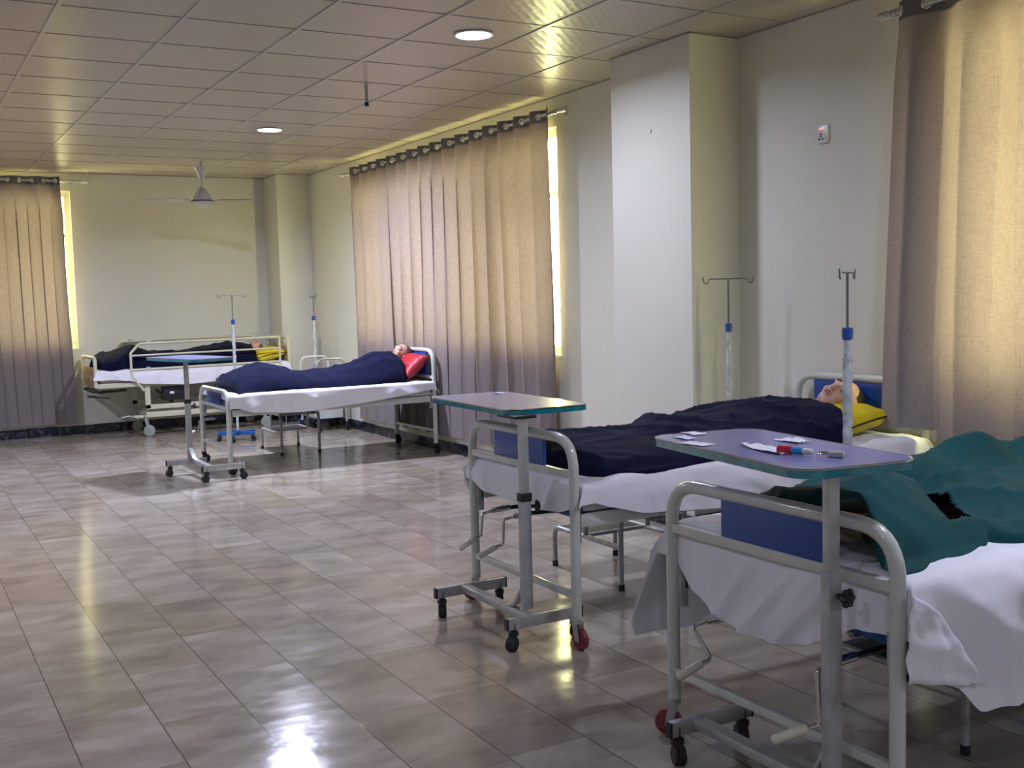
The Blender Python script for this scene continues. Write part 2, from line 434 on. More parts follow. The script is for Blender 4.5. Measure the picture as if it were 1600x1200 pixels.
window_y('window_2', W, *WIN2, 4)
window_y('window_3', W, *WIN3, 3)

# ------------------------------------------------------------------ downlights
def downlight(x, y, label, power=1.0):
    t = thing('ceiling_downlight', label, 'light', (x, y, CH), 0, 'round downlights in the ceiling')
    b = B(); lathe(b, [(.100, 0), (.112, -.002), (.114, -.008), (.106, -.012), (.098, -.010), (.097, 0)], n=40); obj('rim', b, 'white_plastic', t)
    b = B(); lathe(b, [(.097, -.002), (.097, -.009), (.06, -.012), (.001, -.013)], n=40); obj('diffuser', b, 'led', t)
    l = bpy.data.lights.new('downlight_lamp', 'AREA'); l.shape = 'DISK'; l.size = .19; l.energy = LEDP*power; l.color = LEDC
    l.spread = math.radians(165)
    o = bpy.data.objects.new('downlight_lamp', l); COL.objects.link(o); o.parent = t; o.location = (0, 0, -.02)
    return t
downlight(2.94, 5.48, 'lit round white downlight nearest the camera, above the middle beds', .85)
downlight(2.93, 9.15, 'lit round white downlight farther away, near the ceiling fan', 3.2)
for x, y in ((2.93, 1.82), (-.73, 1.82), (-.73, 5.48), (-.73, 9.15), (2.93, -1.85), (-.73, -1.85)):
    downlight(x, y, 'lit round white downlight outside the view, lighting the ward', 2.5 if y > 8 else (.5 if y > 5 else (.3 if y > 0 else .75))) if x < 0 or y < 0 else downlight(x, y, 'lit round white downlight outside the view, above the nearest bed', .72)

# ------------------------------------------------------------------ curtains
def curtain(label, P0, along, nrm, length, ztop, zhem, period, amp, seed, drift=0, bulge=0, cm='curtain'):
    """pleated grommet curtain hanging from P0 along unit vector `along`; nrm points into the room"""
    al, nr = Vector(along), Vector(nrm)
    t = thing('curtain', label, 'curtain', P0)
    nu = int(length/.012); nz = 60; hb = .085
    def off(u, z):
        k = (ztop-z)/(ztop-.1)
        ph = 2*PI*u/period
        w1 = noise.noise((u*1.1, k*.9, seed))*1.6*k
        a = amp*(1-.35*min(1, k*1.2))*(1+.6*noise.noise((u*2.3, k*.5, seed+5)))
        c_ = math.cos(ph+w1*1.3+.5*math.sin(ph)*k); o = a*(c_+.25*k*abs(c_)*c_)
        o += .020*k*noise.noise((u*3.1+k*.4, k*1.1, seed+9))+.010*noise.noise((u*9, z*1.5, seed+2))*k
        o += .003*noise.noise((u*20, z*9, seed+7))*k+bulge*smooth01(k*1.3)*(u/length)**4
        return o
    def shift(u, k):   # the free edge drifts a little
        fold = (.020+.012*noise.noise((u*1.3, k*.7, seed+3)))*smooth01((k-.04)/.12)
        return .035*k*math.sin(u*1.7+seed)*(.3+.7*k)-fold*math.sin(4*PI*u/period+1.1*noise.noise((u*1.7, k*1.2, seed)))+drift*k*(u/length)**3
    def patch(b, z_of, n0, n1):
        rows = []
        for j in range(n1+1):
            r = []
            for i in range(n0+1):
                u = length*i/n0; z = z_of(j/n1, u); k = (ztop-z)/(ztop-.1)
                p = al*(u+shift(u, k))+nr*off(u, z); r.append(b.verts.new((p.x, p.y, z)))
            rows.append(r)
        for A, C in zip(rows, rows[1:]):
            for i in range(n0): b.faces.new((A[i], A[i+1], C[i+1], C[i]))
    hz = zhem if callable(zhem) else (lambda u: zhem)
    b = B(); patch(b, lambda s, u: (ztop-hb)*(1-s)+hz(u)*s, nu, nz); obj('cloth', b, cm, t, sharp=180)
    HB = B(); patch(HB, lambda s, u: ztop-(hb+.004)*s, int(length/.0035), 26); holes = []
    n = 0; u = period/4
    while u < length-.01:
        sl = (off(u+.002, ztop-.04)-off(u-.002, ztop-.04))/.004
        tn = (al+nr*sl).normalized(); nm = Vector((0, 0, 1)).cross(tn).normalized()
        if nm.dot(nr) < 0: nm = -nm
        z = ztop-.044; c = al*u+nr*off(u, z)
        R = Matrix((tn, Vector((0, 0, 1)), nm)).transposed()
        b = B()
        pts = [Vector((c.x, c.y, z))+R @ Vector((.021*math.cos(q*PI/9), .021*math.sin(q*PI/9), 0)) for q in range(18)]
        tube(b, pts, .0055, 8, closed=True); obj('grommet', b, 'ring', t); holes.append(Vector((c.x, c.y, z)))
        u += period/2; n += 1
    dead = [f for f in HB.faces if any((f.calc_center_median()-q).length < .0195 for q in holes)]
    bmesh.ops.delete(HB, geom=dead, context='FACES')
    h = obj('header_band', HB, 'header', t, sharp=180); h['label'] = 'dark doubled header band'
    return t
def rod(label, P0, along, nrm, a0, a1, brackets, zr):
    al, nr = Vector(along), Vector(nrm)
    t = thing('curtain_rod', label, 'curtain rod', P0)
    p = lambda a, d, z: tuple((al*a+nr*d)+Vector((0, 0, z)))
    b = B(); cyl(b, p(a0, 0, zr), p(a1, 0, zr), .0125); obj('pole', b, 'silver', t)
    for e, s in ((a0, -1), (a1, 1)):
        b = B()
        tube(b, [p(e, 0, zr), p(e+s*.03, 0, zr), p(e+s*.035, 0, zr), p(e+s*.075, 0, zr), p(e+s*.085, 0, zr)], [.017, .017, .021, .021, .012], 14); obj('finial', b, 'silver', t)
    for a in brackets:
        b = B(); cyl(b, p(a, -.08, zr), p(a, .012, zr), .007)
        tube(b, [p(a, -.082, zr), p(a, -.074, zr)], .026, 18); tube(b, [p(a-.008, 0, zr), p(a+.008, 0, zr)], .019, 14); obj('bracket', b, 'silver', t)
RX = 4.306
g2 = 'brown grommet curtains on the long window wall'
curtain('brownish grey grommet curtain, wider sheet right of the dark seam, behind the red pillow bed', (RX, 6.86, 0), (0, 1, 0), (-1, 0, 0), 2.93, 2.765, lambda u: .17+.05*max(0, 1-u*1.2), .245, .036, 3.3)
curtain('brownish grey grommet curtain, narrow sheet at the far end of the long window', (RX, 9.80, 0), (0, 1, 0), (-1, 0, 0), 1.05, 2.765, .155, .235, .036, 11.9)
rod('silver curtain rod above the long middle window', (RX, 0, 0), (0, 1, 0), (-1, 0, 0), 6.74, 11.05, (6.80, 11.0), 2.72)
curtain('grey brown grommet curtain on the far wall, left edge of the room', (-.6, D-.085, 0), (1, 0, 0), (0, -1, 0), 2.33, 2.80, .135, .235, .032, 23.1)
rod('silver curtain rod on the far wall above the left curtain', (0, D-.085, 0), (1, 0, 0), (0, -1, 0), -1.0, 1.95, (-.9, 1.86), 2.757)
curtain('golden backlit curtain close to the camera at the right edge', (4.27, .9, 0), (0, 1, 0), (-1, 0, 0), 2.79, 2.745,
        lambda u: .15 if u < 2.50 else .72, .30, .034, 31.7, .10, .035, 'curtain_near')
rod('silver curtain rod end above the golden right curtain', (4.27, 0, 0), (0, 1, 0), (-1, 0, 0), .5, 3.72, (.7, 3.705), 2.70)

# ------------------------------------------------------------------ fan, ceiling pipe, hook, sockets
t = thing('ceiling_fan', 'white ceiling fan with dark band hanging near the far wall', 'fan', (2.92, 11.43, CH))
b = B(); cyl(b, (0, 0, .0), (0, 0, -.20), .011); obj('rod', b, 'grey_paint', t)
b = B(); lathe(b, [(.012, -.22), (.02, -.20), (.045, -.12), (.075, -.075), (.078, -.065), (.012, -.062)], n=28); obj('canopy', b, 'fan', t)
b = B(); lathe(b, [(.012, -.235), (.014, -.26), (.045, -.285), (.075, -.335), (.092, -.375), (.098, -.395), (.098, -.40)], n=32); lathe(b, [(.013, -.19), (.012, -.24)], n=16); obj('motor_housing', b, 'fan', t)
b = B(); lathe(b, [(.10, -.397), (.122, -.400), (.122, -.410), (.10, -.412)], n=32); o = obj('trim_band', b, 'black', t); o['label'] = 'dark blue band'
b = B(); lathe(b, [(.115, -.408), (.12, -.42), (.10, -.437), (.05, -.447), (.001, -.449)], n=32); obj('bottom_cap', b, 'fan', t)
va = math.atan2(11.43, 2.92)
for k in range(3):
    a = va+k*2*PI/3
    b = B(); R = Matrix.Rotation(a, 4, 'Z') @ Matrix.Translation((0, 0, -.402)) @ Matrix.Rotation(math.radians(8), 4, 'X')
    g = []
    for i in range(13):
        s = i/12; x = .17+.46*s; w_ = .055+.012*math.sin(s*PI)+(.0 if s < .95 else -.02)
        for y, z in ((-w_, -.003), (0, .004), (w_, -.003)):
            g.append([b.verts.new(R @ Vector((x, y, z+dz-.02*s*s))) for dz in (0, .0025)])
    for i in range(12):
        for j in range(2):
            q = [g[i*3+j], g[i*3+j+1], g[(i+1)*3+j+1], g[(i+1)*3+j]]
            b.faces.new([v[1] for v in q]); b.faces.new([v[0] for v in q][::-1])
    box(b, .09, .20, -.02, .02, -.004, .001, 0, R); obj('blade', b, 'fan', t)
t = thing('ceiling_pipe', 'short grey pipe hanging from the ceiling between the two downlights', 'pipe', (2.93, 7.02, CH))
b = B(); cyl(b, (0, 0, 0), (0, 0, -.135), .011); obj('pipe', b, 'grey_paint', t)
b = B(); lathe(b, [(.013, -.15), (.015, -.148), (.015, -.125), (.011, -.123)], n=14); obj('end_cap', b, 'black', t)
b = B(); cyl(b, (4.12, 11.32, CH), (4.12, 11.32, CH-.13), .005)
tag(obj('ceiling_hook', b, 'grey_paint'), 'thin hanging rod from the ceiling near the far column', 'hook')

def socket(y, z, label, lit):
    t = thing('wall_socket', label, 'socket', (W, y, z))
    b = B(); box(b, -.012, .001, -.038, .038, -.047, .047, .003); obj('plate', b, 'white_plastic', t)
    b = B(); cyl(b, (-.0135, .01, .0), (-.01, .01, .0), .006, 10)
    for dy in (-.002, .022): cyl(b, (-.0135, dy, -.025), (-.01, dy, -.025), .006, 10)
    box(b, -.0132, -.01, -.0, .02, -.014, -.010); obj('pin_holes', b, 'dark', t)
    b = B(); box(b, -.016, -.011, -.030, -.018, -.03, .0, .002); obj('switch', b, 'ivory', t)
    if lit:
        b = B(); box(b, -.0145, -.011, -.004, .02, .025, .032); o = obj('indicator', b, 'redled', t); o['label'] = 'glowing red indicator'
socket(4.28, 2.215, 'white wall socket with red light, right of the big column', True)
socket(6.18, 2.225, 'white wall socket half hidden behind the left edge of the column', False)
b = B(); box(b, W-.008, W+.001, 11.885, 11.925, 2.20, 2.28, .002); tag(obj('wall_switch', b, 'white_plastic'), 'small white plate high on the wall near the far corner', 'switch')
b = B(); box(b, 4.12-.014+.0, 4.12+.014, 12.332, 12.341, 2.63, 2.66, .002)
t = thing('wall_cover_plate', 'tiny pair of round cover plates on the far corner column', 'cover plate', (4.12, 12.34, 2.62))
b.free()
for dz in (-.06, .06):
    b = B(); cyl(b, (0, -.006, dz), (0, .001, dz), .018); obj('plate', b, 'white_plastic', t)
b = B(); cyl(b, (4.022, 5.32, 2.36), (4.031, 5.32, 2.36), .012, 20); tag(obj('screw_cover', b, 'white_plastic'), 'tiny round cover on the pale column face', 'cover plate')

# ------------------------------------------------------------------ casters
def caster(parent, x, y, ztop, r, wheel_m, ang, body_m='black', wid=.022, twin=False):
    """swivel caster: neck + fork (part) with a wheel (sub-part)"""
    c, s = math.cos(ang), math.sin(ang); R = Matrix.Translation((x, y, 0)) @ Matrix.Rotation(ang, 4, 'Z')
    off = r*.45
    b = B(); lathe(b, [(.006, ztop+.03), (.013, ztop+.03), (.013, ztop-.005), (.021, ztop-.006), (.021, ztop-.022), (.012, ztop-.024)], (x, y, 0), 16)
    zf = ztop-.02
    if twin:
        m = R @ Matrix.Translation((off, 0, r)) @ Matrix.Rotation(PI/2, 4, 'X')
        lathe(b, [(r*.6, -wid*.25), (r*1.02, -wid*.22), (r*1.02, wid*.22), (r*.6, wid*.25)], n=20, mtx=m)
        box(b, -.012, off+.008, -wid*.4, wid*.4, r*1.2, zf+.002, .003, R)
    else:
        for sd in (-1, 1):
            p = [Vector((-.014, sd*(wid/2+.003), zf)), Vector((.016, sd*(wid/2+.003), zf)), Vector((off+.012, sd*(wid/2+.003), r-.008)), Vector((off-.012, sd*(wid/2+.003), r-.008))]
            vs = [b.verts.new(R @ (q+Vector((0, e*.0018, 0)))) for e in (-1, 1) for q in p]
            b.faces.new(vs[:4]); b.faces.new(vs[4:][::-1])
            for k in range(4): b.faces.new((vs[k], vs[(k+1) % 4], vs[4+(k+1) % 4], vs[4+k]))
        box(b, -.016, .02, -wid/2-.005, wid/2+.005, zf-.006, zf+.002, .001, R)
    ca = obj('caster', b, body_m, parent)
    b = B(); m = R @ Matrix.Translation((off, 0, r)) @ Matrix.Rotation(PI/2, 4, 'X')
    if twin:
        for sd in (-1, 1):
            m2 = m @ Matrix.Translation((0, 0, sd*wid*.42))
            lathe(b, [(r*.5, -wid*.2), (r*.93, -wid*.2), (r, -wid*.1), (r, wid*.1), (r*.93, wid*.2), (r*.5, wid*.2)], n=24, mtx=m2)
    else:
        lathe(b, [(r*.25, -wid*.42), (r*.8, -wid*.42), (r*.97, -wid*.3), (r, 0), (r*.97, wid*.3), (r*.8, wid*.42), (r*.25, wid*.42)], n=28, mtx=m)
    obj('wheel', b, wheel_m, ca)
    return ca

# ------------------------------------------------------------------ cranked ward bed
def ward_bed(label, x0, y0, x1, y1, zf, zc, zh, zdeck, wheel_foot, seed, cranks, zr=.13, panel=(.21, .10)):
    """x0 foot post line, x1 head post line, y0 near side, y1 far side"""
    yc = (y0+y1)/2; L = x1-x0; hw = (y1-y0)/2; r = .0205
    t = thing('hospital_bed', label, 'bed', (x0, yc, 0))
    def arch(x, ztop, zb, nm):
        b = B(); tube(b, fillet([(x, hw, zb), (x, hw, ztop-r), (x, -hw, ztop-r), (x, -hw, zb)], .13, 9), r, 16)
        return obj(nm, b, 'white_paint', t)
    arch(0, zf, zr-.012, 'foot_frame'); arch(L, zh, zr-.012, 'head_frame')
    for x, z, nm in ((0, zc, 'cross_bar'), (L, zh-.26, 'cross_bar')):
        b = B(); box(b, x-.014, x+.014, -hw+.012, hw-.012, z-.014, z+.014, .002); obj(nm, b, 'white_paint', t)
    for x in (0, L):
        b = B(); box(b, x-.012, x+.012, -hw+.012, hw-.012, .20, .225, .002); obj('lower_rail', b, 'white_paint', t)
    b = B(); box(b, -.008, .010, -panel[0], panel[0], zc+.013, zf-.036, .002); obj('foot_panel', b, 'blue_panel', t)
    b = B(); box(b, L-.010, L+.008, -hw+.13, hw-.13, zh-.247, zh-.036, .002); obj('head_panel', b, 'blue_panel', t)
    zd = zdeck
    for s in (-1, 1):
        b = B(); box(b, .02, L-.02, s*(hw-.022)-.012, s*(hw-.022)+.012, zd-.055, zd, .003); obj('side_rail', b, 'white_paint', t)
    b = B(); box(b, .05, L-.05, -hw+.036, hw-.036, zd-.03, zd-.004, .003)
    for k in range(6): box(b, .15+k*(L-.3)/5-.012, .15+k*(L-.3)/5+.012, -hw+.036, hw-.036, zd-.06, zd-.03)
    obj('deck', b, 'blue_metal', t)
    for s in (-1, 1):       # hooked end brackets joining rail and posts
        for x, e in ((0, 1), (L, -1)):
            b = B(); box(b, x+e*.004, x+e*.034, s*(hw-.034), s*(hw-.010), zd-.11, zd+.02, .003); obj('end_bracket', b, 'grey_paint', t)
    b = B()
    for q in cranks:
        cyl(b, (.03, q[0], q[5]), (L*.42, q[0], zd-.085), .009, 10)
    cyl(b, (L*.42, -.26, zd-.085), (L*.42, .26, zd-.085), .014, 10)
    obj('crank_linkage', b, 'black', t)
    for (cy_, dx, dz, dy, hy, zc_) in cranks:
        b = B()
        tube(b, [(.04, cy_, zc_+.0), (-.045, cy_, zc_-.004)], .0125, 12)
        tube(b, fillet([(-.02, cy_, zc_-.002), (-.095, cy_, zc_-.012), (-.095+dx, cy_+dy, zc_-dz), (-.095+dx-.04, cy_+dy+hy*.3, zc_-dz-.008)], .016, 5), .0065, 10)
        c = obj('crank', b, 'chrome', t)
        b = B(); e = Vector((-.095+dx-.03, cy_+dy+hy*.25, zc_-dz-.006)); q = e+Vector((-.075, hy, -.035))
        tube(b, [e, e.lerp(q, .08), e.lerp(q, .9), q], [.009, .0125, .0135, .009], 14); obj('handle', b, 'ivory', c)
    for s in (-1, 1):
        if wheel_foot: caster(t, 0, s*hw, zr, .044, 'red_wheel', 2.4 if s > 0 else -PI/2+.1, 'silver', .028)
        else: caster(t, 0, s*hw, zr, .04, 'rubber', .3, 'black', .022)
        caster(t, L, s*hw, zr, .042, 'rubber', .5, 'black', .024)
    return t

# ------------------------------------------------------------------ soft things
def interp(tab, x):
    if x <= tab[0][0]: return tab[0][1]
    for (a, va_), (c, vb) in zip(tab, tab[1:]):
        if x <= c:
            s = (x-a)/(c-a); s = s*s*(3-2*s)*.5+s*.5; return va_+(vb-va_)*s
    return tab[-1][1]
LIM = {}
def crease(x, y, seed, f=1.0):
    """soft fold lines whose direction wanders"""
    o = 0
    for i, (th, fr, a) in enumerate(((.5, 9, 1), (1.35, 13, .7), (-.6, 17, .5))):
        t_ = th+.6*noise.noise((x*.9+seed, y*1.0, i))
        d = (x*math.cos(t_)+y*math.sin(t_))*fr*f+2.2*noise.noise((x*2.3, y*2.7+seed, i+4))
        m_ = smooth01(.5+1.6*noise.noise((x*2.1+i*3, y*2.4, seed)))
        o += a*m_*(1-abs(math.sin(d)))**2.2
    return o
def mattress(label, x0, x1, y0, y1, z0, z1):
    b = B(); box(b, 0, x1-x0, -(y1-y0)/2, (y1-y0)/2, 0, z1-z0, .028)
    return tag(obj('mattress', b, 'mattress', loc=(x0, (y0+y1)/2, z0)), label, 'mattress')
def bed_sheet(label, x0, x1, y0, y1, ztop, near, far, foot, head, seed, amp=1.0, pinch=(), flare=None):
    """sheet over the mattress; near/far(x), foot/head(y) give the hem height"""
    ox, oy = (x0+x1)/2, (y0+y1)/2
    b = B(); nx, ny, e = 130, 60, 18; rows = []
    rad = .022
    def edge(d):     # arc-length past the edge -> (outward, down)
        if d <= 0: return 0, 0
        q = d/rad
        if q < PI/2: return rad*math.sin(q), rad*(1-math.cos(q))
        return rad, rad+(d-rad*PI/2)
    for i in range(-e, nx+e+1):
        row = []
        for j in range(-e, ny+e+1):
            x = x0+(x1-x0)*min(max(i, 0), nx)/nx; y = y0+(y1-y0)*min(max(j, 0), ny)/ny
            du = dv = 0
            if i < 0: du = -(i/e)*max(.01, ztop-foot(y)); su = -1
            elif i > nx: du = ((i-nx)/e)*max(.01, ztop-head(y)); su = 1
            else: su = 0
            if j < 0: dv = -(j/e)*max(.01, ztop-near(x)); sv = -1
            elif j > ny: dv = ((j-ny)/e)*max(.01, ztop-far(x)); sv = 1
            else: sv = 0
            ou, zu = edge(du); ov, zv = edge(dv)
            if du and dv:
                m_ = max(zu, zv); f_ = min(zu, zv)/max(m_, 1e-5)
                z = ztop-m_; ou *= 1; ov *= 1
                bulge = .022*f_*min(1, m_/.1); ou += bulge*.7; ov += bulge*.7
            else: z = ztop-zu-zv
            p = Vector((x+su*(ou+.002), y+sv*(ov+.002), z))
            dist = max(du, dv)
            k = noise.noise((p.x*3.1+seed, p.y*3.3, p.z*2))*.9+noise.noise((p.x*7.3, p.y*7.1+seed, p.z*4))*.5
            rid = (1-abs(noise.noise((p.x*3.7+p.y*2.2+seed, p.y*4.1-p.x*1.3, p.z*3.3))*2.4))
            rid = max(0, rid)**3
            if dist > 0:
                g = smooth01(dist/.1)
                ds = amp*(.010*k+.006*rid+.020*crease(p.x-ox+(p.z-ztop)*.6, p.y-oy+(p.z-ztop)*.8, seed, .8))*g
                if sv: p.y += sv*(max(0, ds)+.002+.018*g*amp*(.5+.5*math.sin(p.x*9+seed+2*noise.noise((p.x*2, seed, 0)))))
                if flare and sv > 0: p.y += flare(p.x)*smooth01(dist/.4)
                if su: p.x += su*(max(0, ds)+.002+.010*g*amp*(.5+.5*math.sin(p.y*14+seed)))
            else:
                p.z += .002+amp*(.003*max(0, k)+.003*rid+.008*crease(p.x-ox, p.y-oy, seed, .9))*min(1, (min(y-y0, y1-y)+.01)/.05)
            for (px, py, pz, pr_, st) in pinch:
                v = Vector((px, py, pz))-p; d = v.length
                if d < pr_: p += v*(st*(1-d/pr_))
            row.append(b.verts.new(p-Vector((ox, oy, ztop))))
        rows.append(row)
    for A, C in zip(rows, rows[1:]):
        for k in range(len(A)-1): b.faces.new((A[k], A[k+1], C[k+1], C[k]))
    o = obj('bed_sheet', b, 'sheet', sharp=180, loc=(ox, oy, ztop))
    return tag(o, label, 'bed sheet')
def cover(name, m, label, cat, x0, x1, yn, yf, zb, prof, yc, wid, seed, amp=1.0, pw=.75, nx=110, ny=60, hole=None, head=None, extra=None, foot=None, close=True):
    """cloth lying over a body: yn/yf(x) edges, prof(x) height above zb on the ridge yc(x), wid(x) half width"""
    b = B(); rows = []
    ox, oy = (x0+x1)/2, yc((x0+x1)/2)
    LIM[label] = lambda x, y: (zb+max(.012, prof(x)*max(0, 1-min(1, abs((y-yc(x))/wid(x)))**2.0)**pw+(extra(x, y) if extra else 0)-.022*amp) if x < (head((min(max((y-yn(x))/(yf(x)-yn(x)), 0), 1))) if head else x1)+.01 else None)
    for i in range(nx+1):
        u = i/nx; row = []
        for j in range(ny+1):
            v = j/ny
            xa = (foot(v) if foot else x0); xb = (head(v) if head else x1)
            x = xa+(xb-xa)*u
            a, c = yn(x), yf(x); y = a+(c-a)*v
            tt = (y-yc(x))/wid(x)
            h = prof(x)*max(0, 1-min(1, abs(tt))**2.0)**pw
            k = noise.noise((x*4+seed, y*5, 1.3))*.6+noise.noise((x*9, y*11+seed, 2.1))*.3
            rid = max(0, 1-abs(noise.noise((x*2.6+y*3.4+seed, y*4.4-x*2.0, seed))*2.6))**3
            ed = min(1, min(v, 1-v)*ny/3.5)
            z = zb+.006+h+amp*(.010*k+.006*rid+.019*crease(x-ox, y-oy, seed, 1.0))*(.45+.55*min(1, h/.08))*ed
            if extra: z += extra(x, y)
            z = max(z, zb+.004)
            if not close: pass
            elif u == 0: z = zb+.004
            elif i == 1: z = zb+(z-zb)*.55
            if v == 0: z = zb-.012+.006*noise.noise((x*9, seed, 0)); 
            row.append(b.verts.new((x-ox, y-oy, z-zb)))
        rows.append(row)
    for i in range(nx):
        for j in range(ny):
            if hole:
                c_ = rows[i][j].co
                if hole(c_.x+ox, c_.y+oy): continue
            b.faces.new((rows[i][j], rows[i+1][j], rows[i+1][j+1], rows[i][j+1]))
    for v in [v for v in b.verts if not v.link_faces]: b.verts.remove(v)
    o = obj(name, b, m, sharp=180, loc=(ox, oy, zb))
    so = o.modifiers.new('thickness', 'SOLIDIFY'); so.thickness = .004; so.offset = 1
    return tag(o, label, cat)
def pillow(label, c, sx, sy, th, rot, m, pip='black', seed=1, group=None):
    """sx along local x, sy along local y, thickness th"""
    t = thing('pillow', label, 'pillow', c, 0, group); t.rotation_euler = rot
    b = B(); n = 28
    def P(u, v, s):
        e = (1-abs(u)**2.6)*(1-abs(v)**2.6); h = th/2*max(0, e)**.42
        x = sx/2*u*(1-.07*(1-abs(v)**2)*abs(u)**3*0-.05*(1-v*v)*0); y = sy/2*v
        x *= 1-.09*(1-abs(v)**3)*abs(u)**2; y *= 1-.07*(1-abs(u)**3)*abs(v)**2
        wv = .010*noise.noise((u*2.4+seed, v*2.2, s))+.006*noise.noise((u*6, v*5+seed, s))
        return Vector((x, y, s*(h+wv*min(1, h/.03))))
    for s in (1, -1):
        g = [[b.verts.new(P(-1+2*i/n, -1+2*j/n, s)) for j in range(n+1)] for i in range(n+1)]
        for i in range(n):
            for j in range(n): b.faces.new((g[i][j], g[i+1][j], g[i+1][j+1], g[i][j+1]))
    bmesh.ops.remove_doubles(b, verts=b.verts[:], dist=.0006)
    obj('pillowcase', b, m, t, sharp=180)
    b = B(); q = []
    for k in range(n): q.append(P(-1+2*k/n, -1, 1))
    for k in range(n): q.append(P(1, -1+2*k/n, 1))
    for k in range(n): q.append(P(1-2*k/n, 1, 1))
    for k in range(n): q.append(P(-1, 1-2*k/n, 1))
    tube(b, q, .0045, 6, closed=True); o = obj('piping', b, pip, t); o['label'] = 'dark piped seam'
    return t

# ------------------------------------------------------------------ training mannequins
def mannequin(label, J, skin, hair, headC, up, face, hs=1.0, gown=False, lim=None):
    """J: joints in world coordinates; head frame from up (crown direction) and face direction"""
    base = Vector(J['pelvis']); t0 = base
    b = B(); V = lambda p: Vector(p)-t0
    ch, pe, nk = V(J['chest']), V(J['pelvis']), V(J['neck'])
    ax = (nk-pe).normalized(); side = Vector((0, 1, 0)); nup = ax.cross(side).normalized()
    if nup.z < 0: nup = -nup
    R = Matrix((ax, side, nup)).transposed()
    ell(b, pe, (.12, .155, .068), R); ell(b, pe.lerp(ch, .5), (.16, .135, .062), R)
    ell(b, ch, (.17, .165, .072), R); ell(b, ch.lerp(nk, .6), (.09, .185, .05), R)
    for s in (-1, 1):
        hip = pe+side*s*.085; kn = V(J['knee'])+side*s*.085; an = V(J['ankle'])+side*s*.075
        cap(b, hip, kn, .068, .046); cap(b, kn, an, .045, .030)
        toe = V(J['toe'])+side*s*.085
        cap(b, an-Vector((.012, 0, .012)), an.lerp(toe, .9), .032, .026); ell(b, toe, (.028, .038, .022))
        for q in range(5):
            tb = toe+Vector((-.006, (q-2)*.0145, .012)); cap(b, tb, tb+(toe-an).normalized()*(.026-.003*abs(q-1)), .009, .007, 8)
        sh = ch.lerp(nk, .62)+side*s*.175; el = sh+(pe-sh).normalized()*.27+side*s*.03; el.z = sh.z-.012
        wr = el+(V(J['pelvis'])+side*s*.19-el).normalized()*.23
        cap(b, sh, el, .045, .036); cap(b, el, wr, .035, .024)
        d = (wr-el).normalized(); hp = wr+d*.05; ell(b, hp, (.05, .038, .016), Matrix((d, side, d.cross(side))).transposed())
        for q, ln in enumerate((.058, .07, .075, .07)):
            p = wr+d*.085+side*((q-1.5)*.019); cap(b, p, p+d*ln+Vector((0, 0, -.012)), .0085, .0075, 8)
        p = wr+d*.03-side*s*.03; cap(b, p, p+d*.05-side*s*.03, .010, .008, 8)
    H = V(headC); u_ = Vector(up).normalized(); f_ = Vector(face); f_ = (f_-u_*f_.dot(u_)).normalized(); s_ = u_.cross(f_)
    HM = Matrix((f_, s_, u_)).transposed()       # head frame: x face, y side, z crown
    hp_ = lambda x, y, z: H+HM @ (Vector((x, y, z))*hs)
    er = lambda *r: tuple(k*hs for k in r)
    cap(b, nk.lerp(ch, .2), hp_(-.02, 0, -.06), .052*hs, .05*hs)
    ell(b, hp_(-.012, 0, .03), er(.095, .074, .085), HM, 24); ell(b, hp_(.03, 0, -.03), er(.058, .056, .072), HM, 20)
    ell(b, hp_(.058, 0, -.082), er(.026, .028, .022), HM); ell(b, hp_(.02, 0, -.07), er(.055, .048, .03), HM)
    cap(b, hp_(.079, 0, .022), hp_(.101, 0, -.014), .0085*hs, .013*hs, 10)
    for s in (-1, 1):
        ell(b, hp_(.097, s*.011, -.018), er(.009, .0085, .008), HM, 10)
        ell(b, hp_(.074, s*.03, .030), er(.013, .024, .008), HM, 12)       # brow
        ell(b, hp_(.069, s*.029, .012), er(.012, .015, .0105), HM, 12)     # lid
        ell(b, hp_(.058, s*.04, -.02), er(.022, .020, .022), HM, 12)       # cheek
        RE = HM @ Matrix.Rotation(s*-.3, 3, 'Z')
        ell(b, hp_(-.012, s*.079, -.002), er(.020, .008, .032), RE, 14); ell(b, hp_(-.006, s*.076, -.026), er(.011, .007, .012), RE, 10)
    ell(b, hp_(.089, 0, -.040), er(.010, .022, .006), HM, 12); ell(b, hp_(.086, 0, -.053), er(.011, .019, .007), HM, 12)
    if lim:      # cloth-covered parts stay under the cloth
        for v in b.verts:
            p = v.co+t0
            m_ = lim(p.x, p.y)
            if m_ is not None and p.z > m_: v.co.z = m_-t0.z-.012*(1-math.exp(-(p.z-m_)/.05))*0-(.0005*(v.index % 5))
    t = tag(obj('mannequin', b, skin, loc=t0), label, 'mannequin')
    rm = t.modifiers.new('skin', 'REMESH'); rm.mode = 'VOXEL'; rm.voxel_size = .0052; rm.use_smooth_shade = True
    sm = t.modifiers.new('soften', 'SMOOTH'); sm.factor = .5; sm.iterations = 3
    # hair cap, lips, closed lid lines and brows
    b = B(); ell(b, hp_(-.026, 0, .036), er(.095, .080, .090), HM, 28)
    for v in list(b.verts):
        q = HM.inverted() @ (v.co-H)/hs
        hl = .052+.10*max(0, q.x) if q.x > -.01 else (.052 if q.x > -.03 else -.055)
        if q.z < hl+.004*math.sin(q.y*90): v.co = H+HM @ (Vector((q.x*.80, q.y*.82, q.z*.94))*hs)
        else: v.co += (v.co-H).normalized()*.003*noise.noise(v.co*60)
    obj('hair', b, hair, t, sharp=180)
    b = B(); ell(b, hp_(.0965, 0, -.0415), er(.0055, .018, .0030), HM, 12); ell(b, hp_(.094, 0, -.051), er(.0065, .016, .0038), HM, 12); obj('lips', b, 'lips', t)
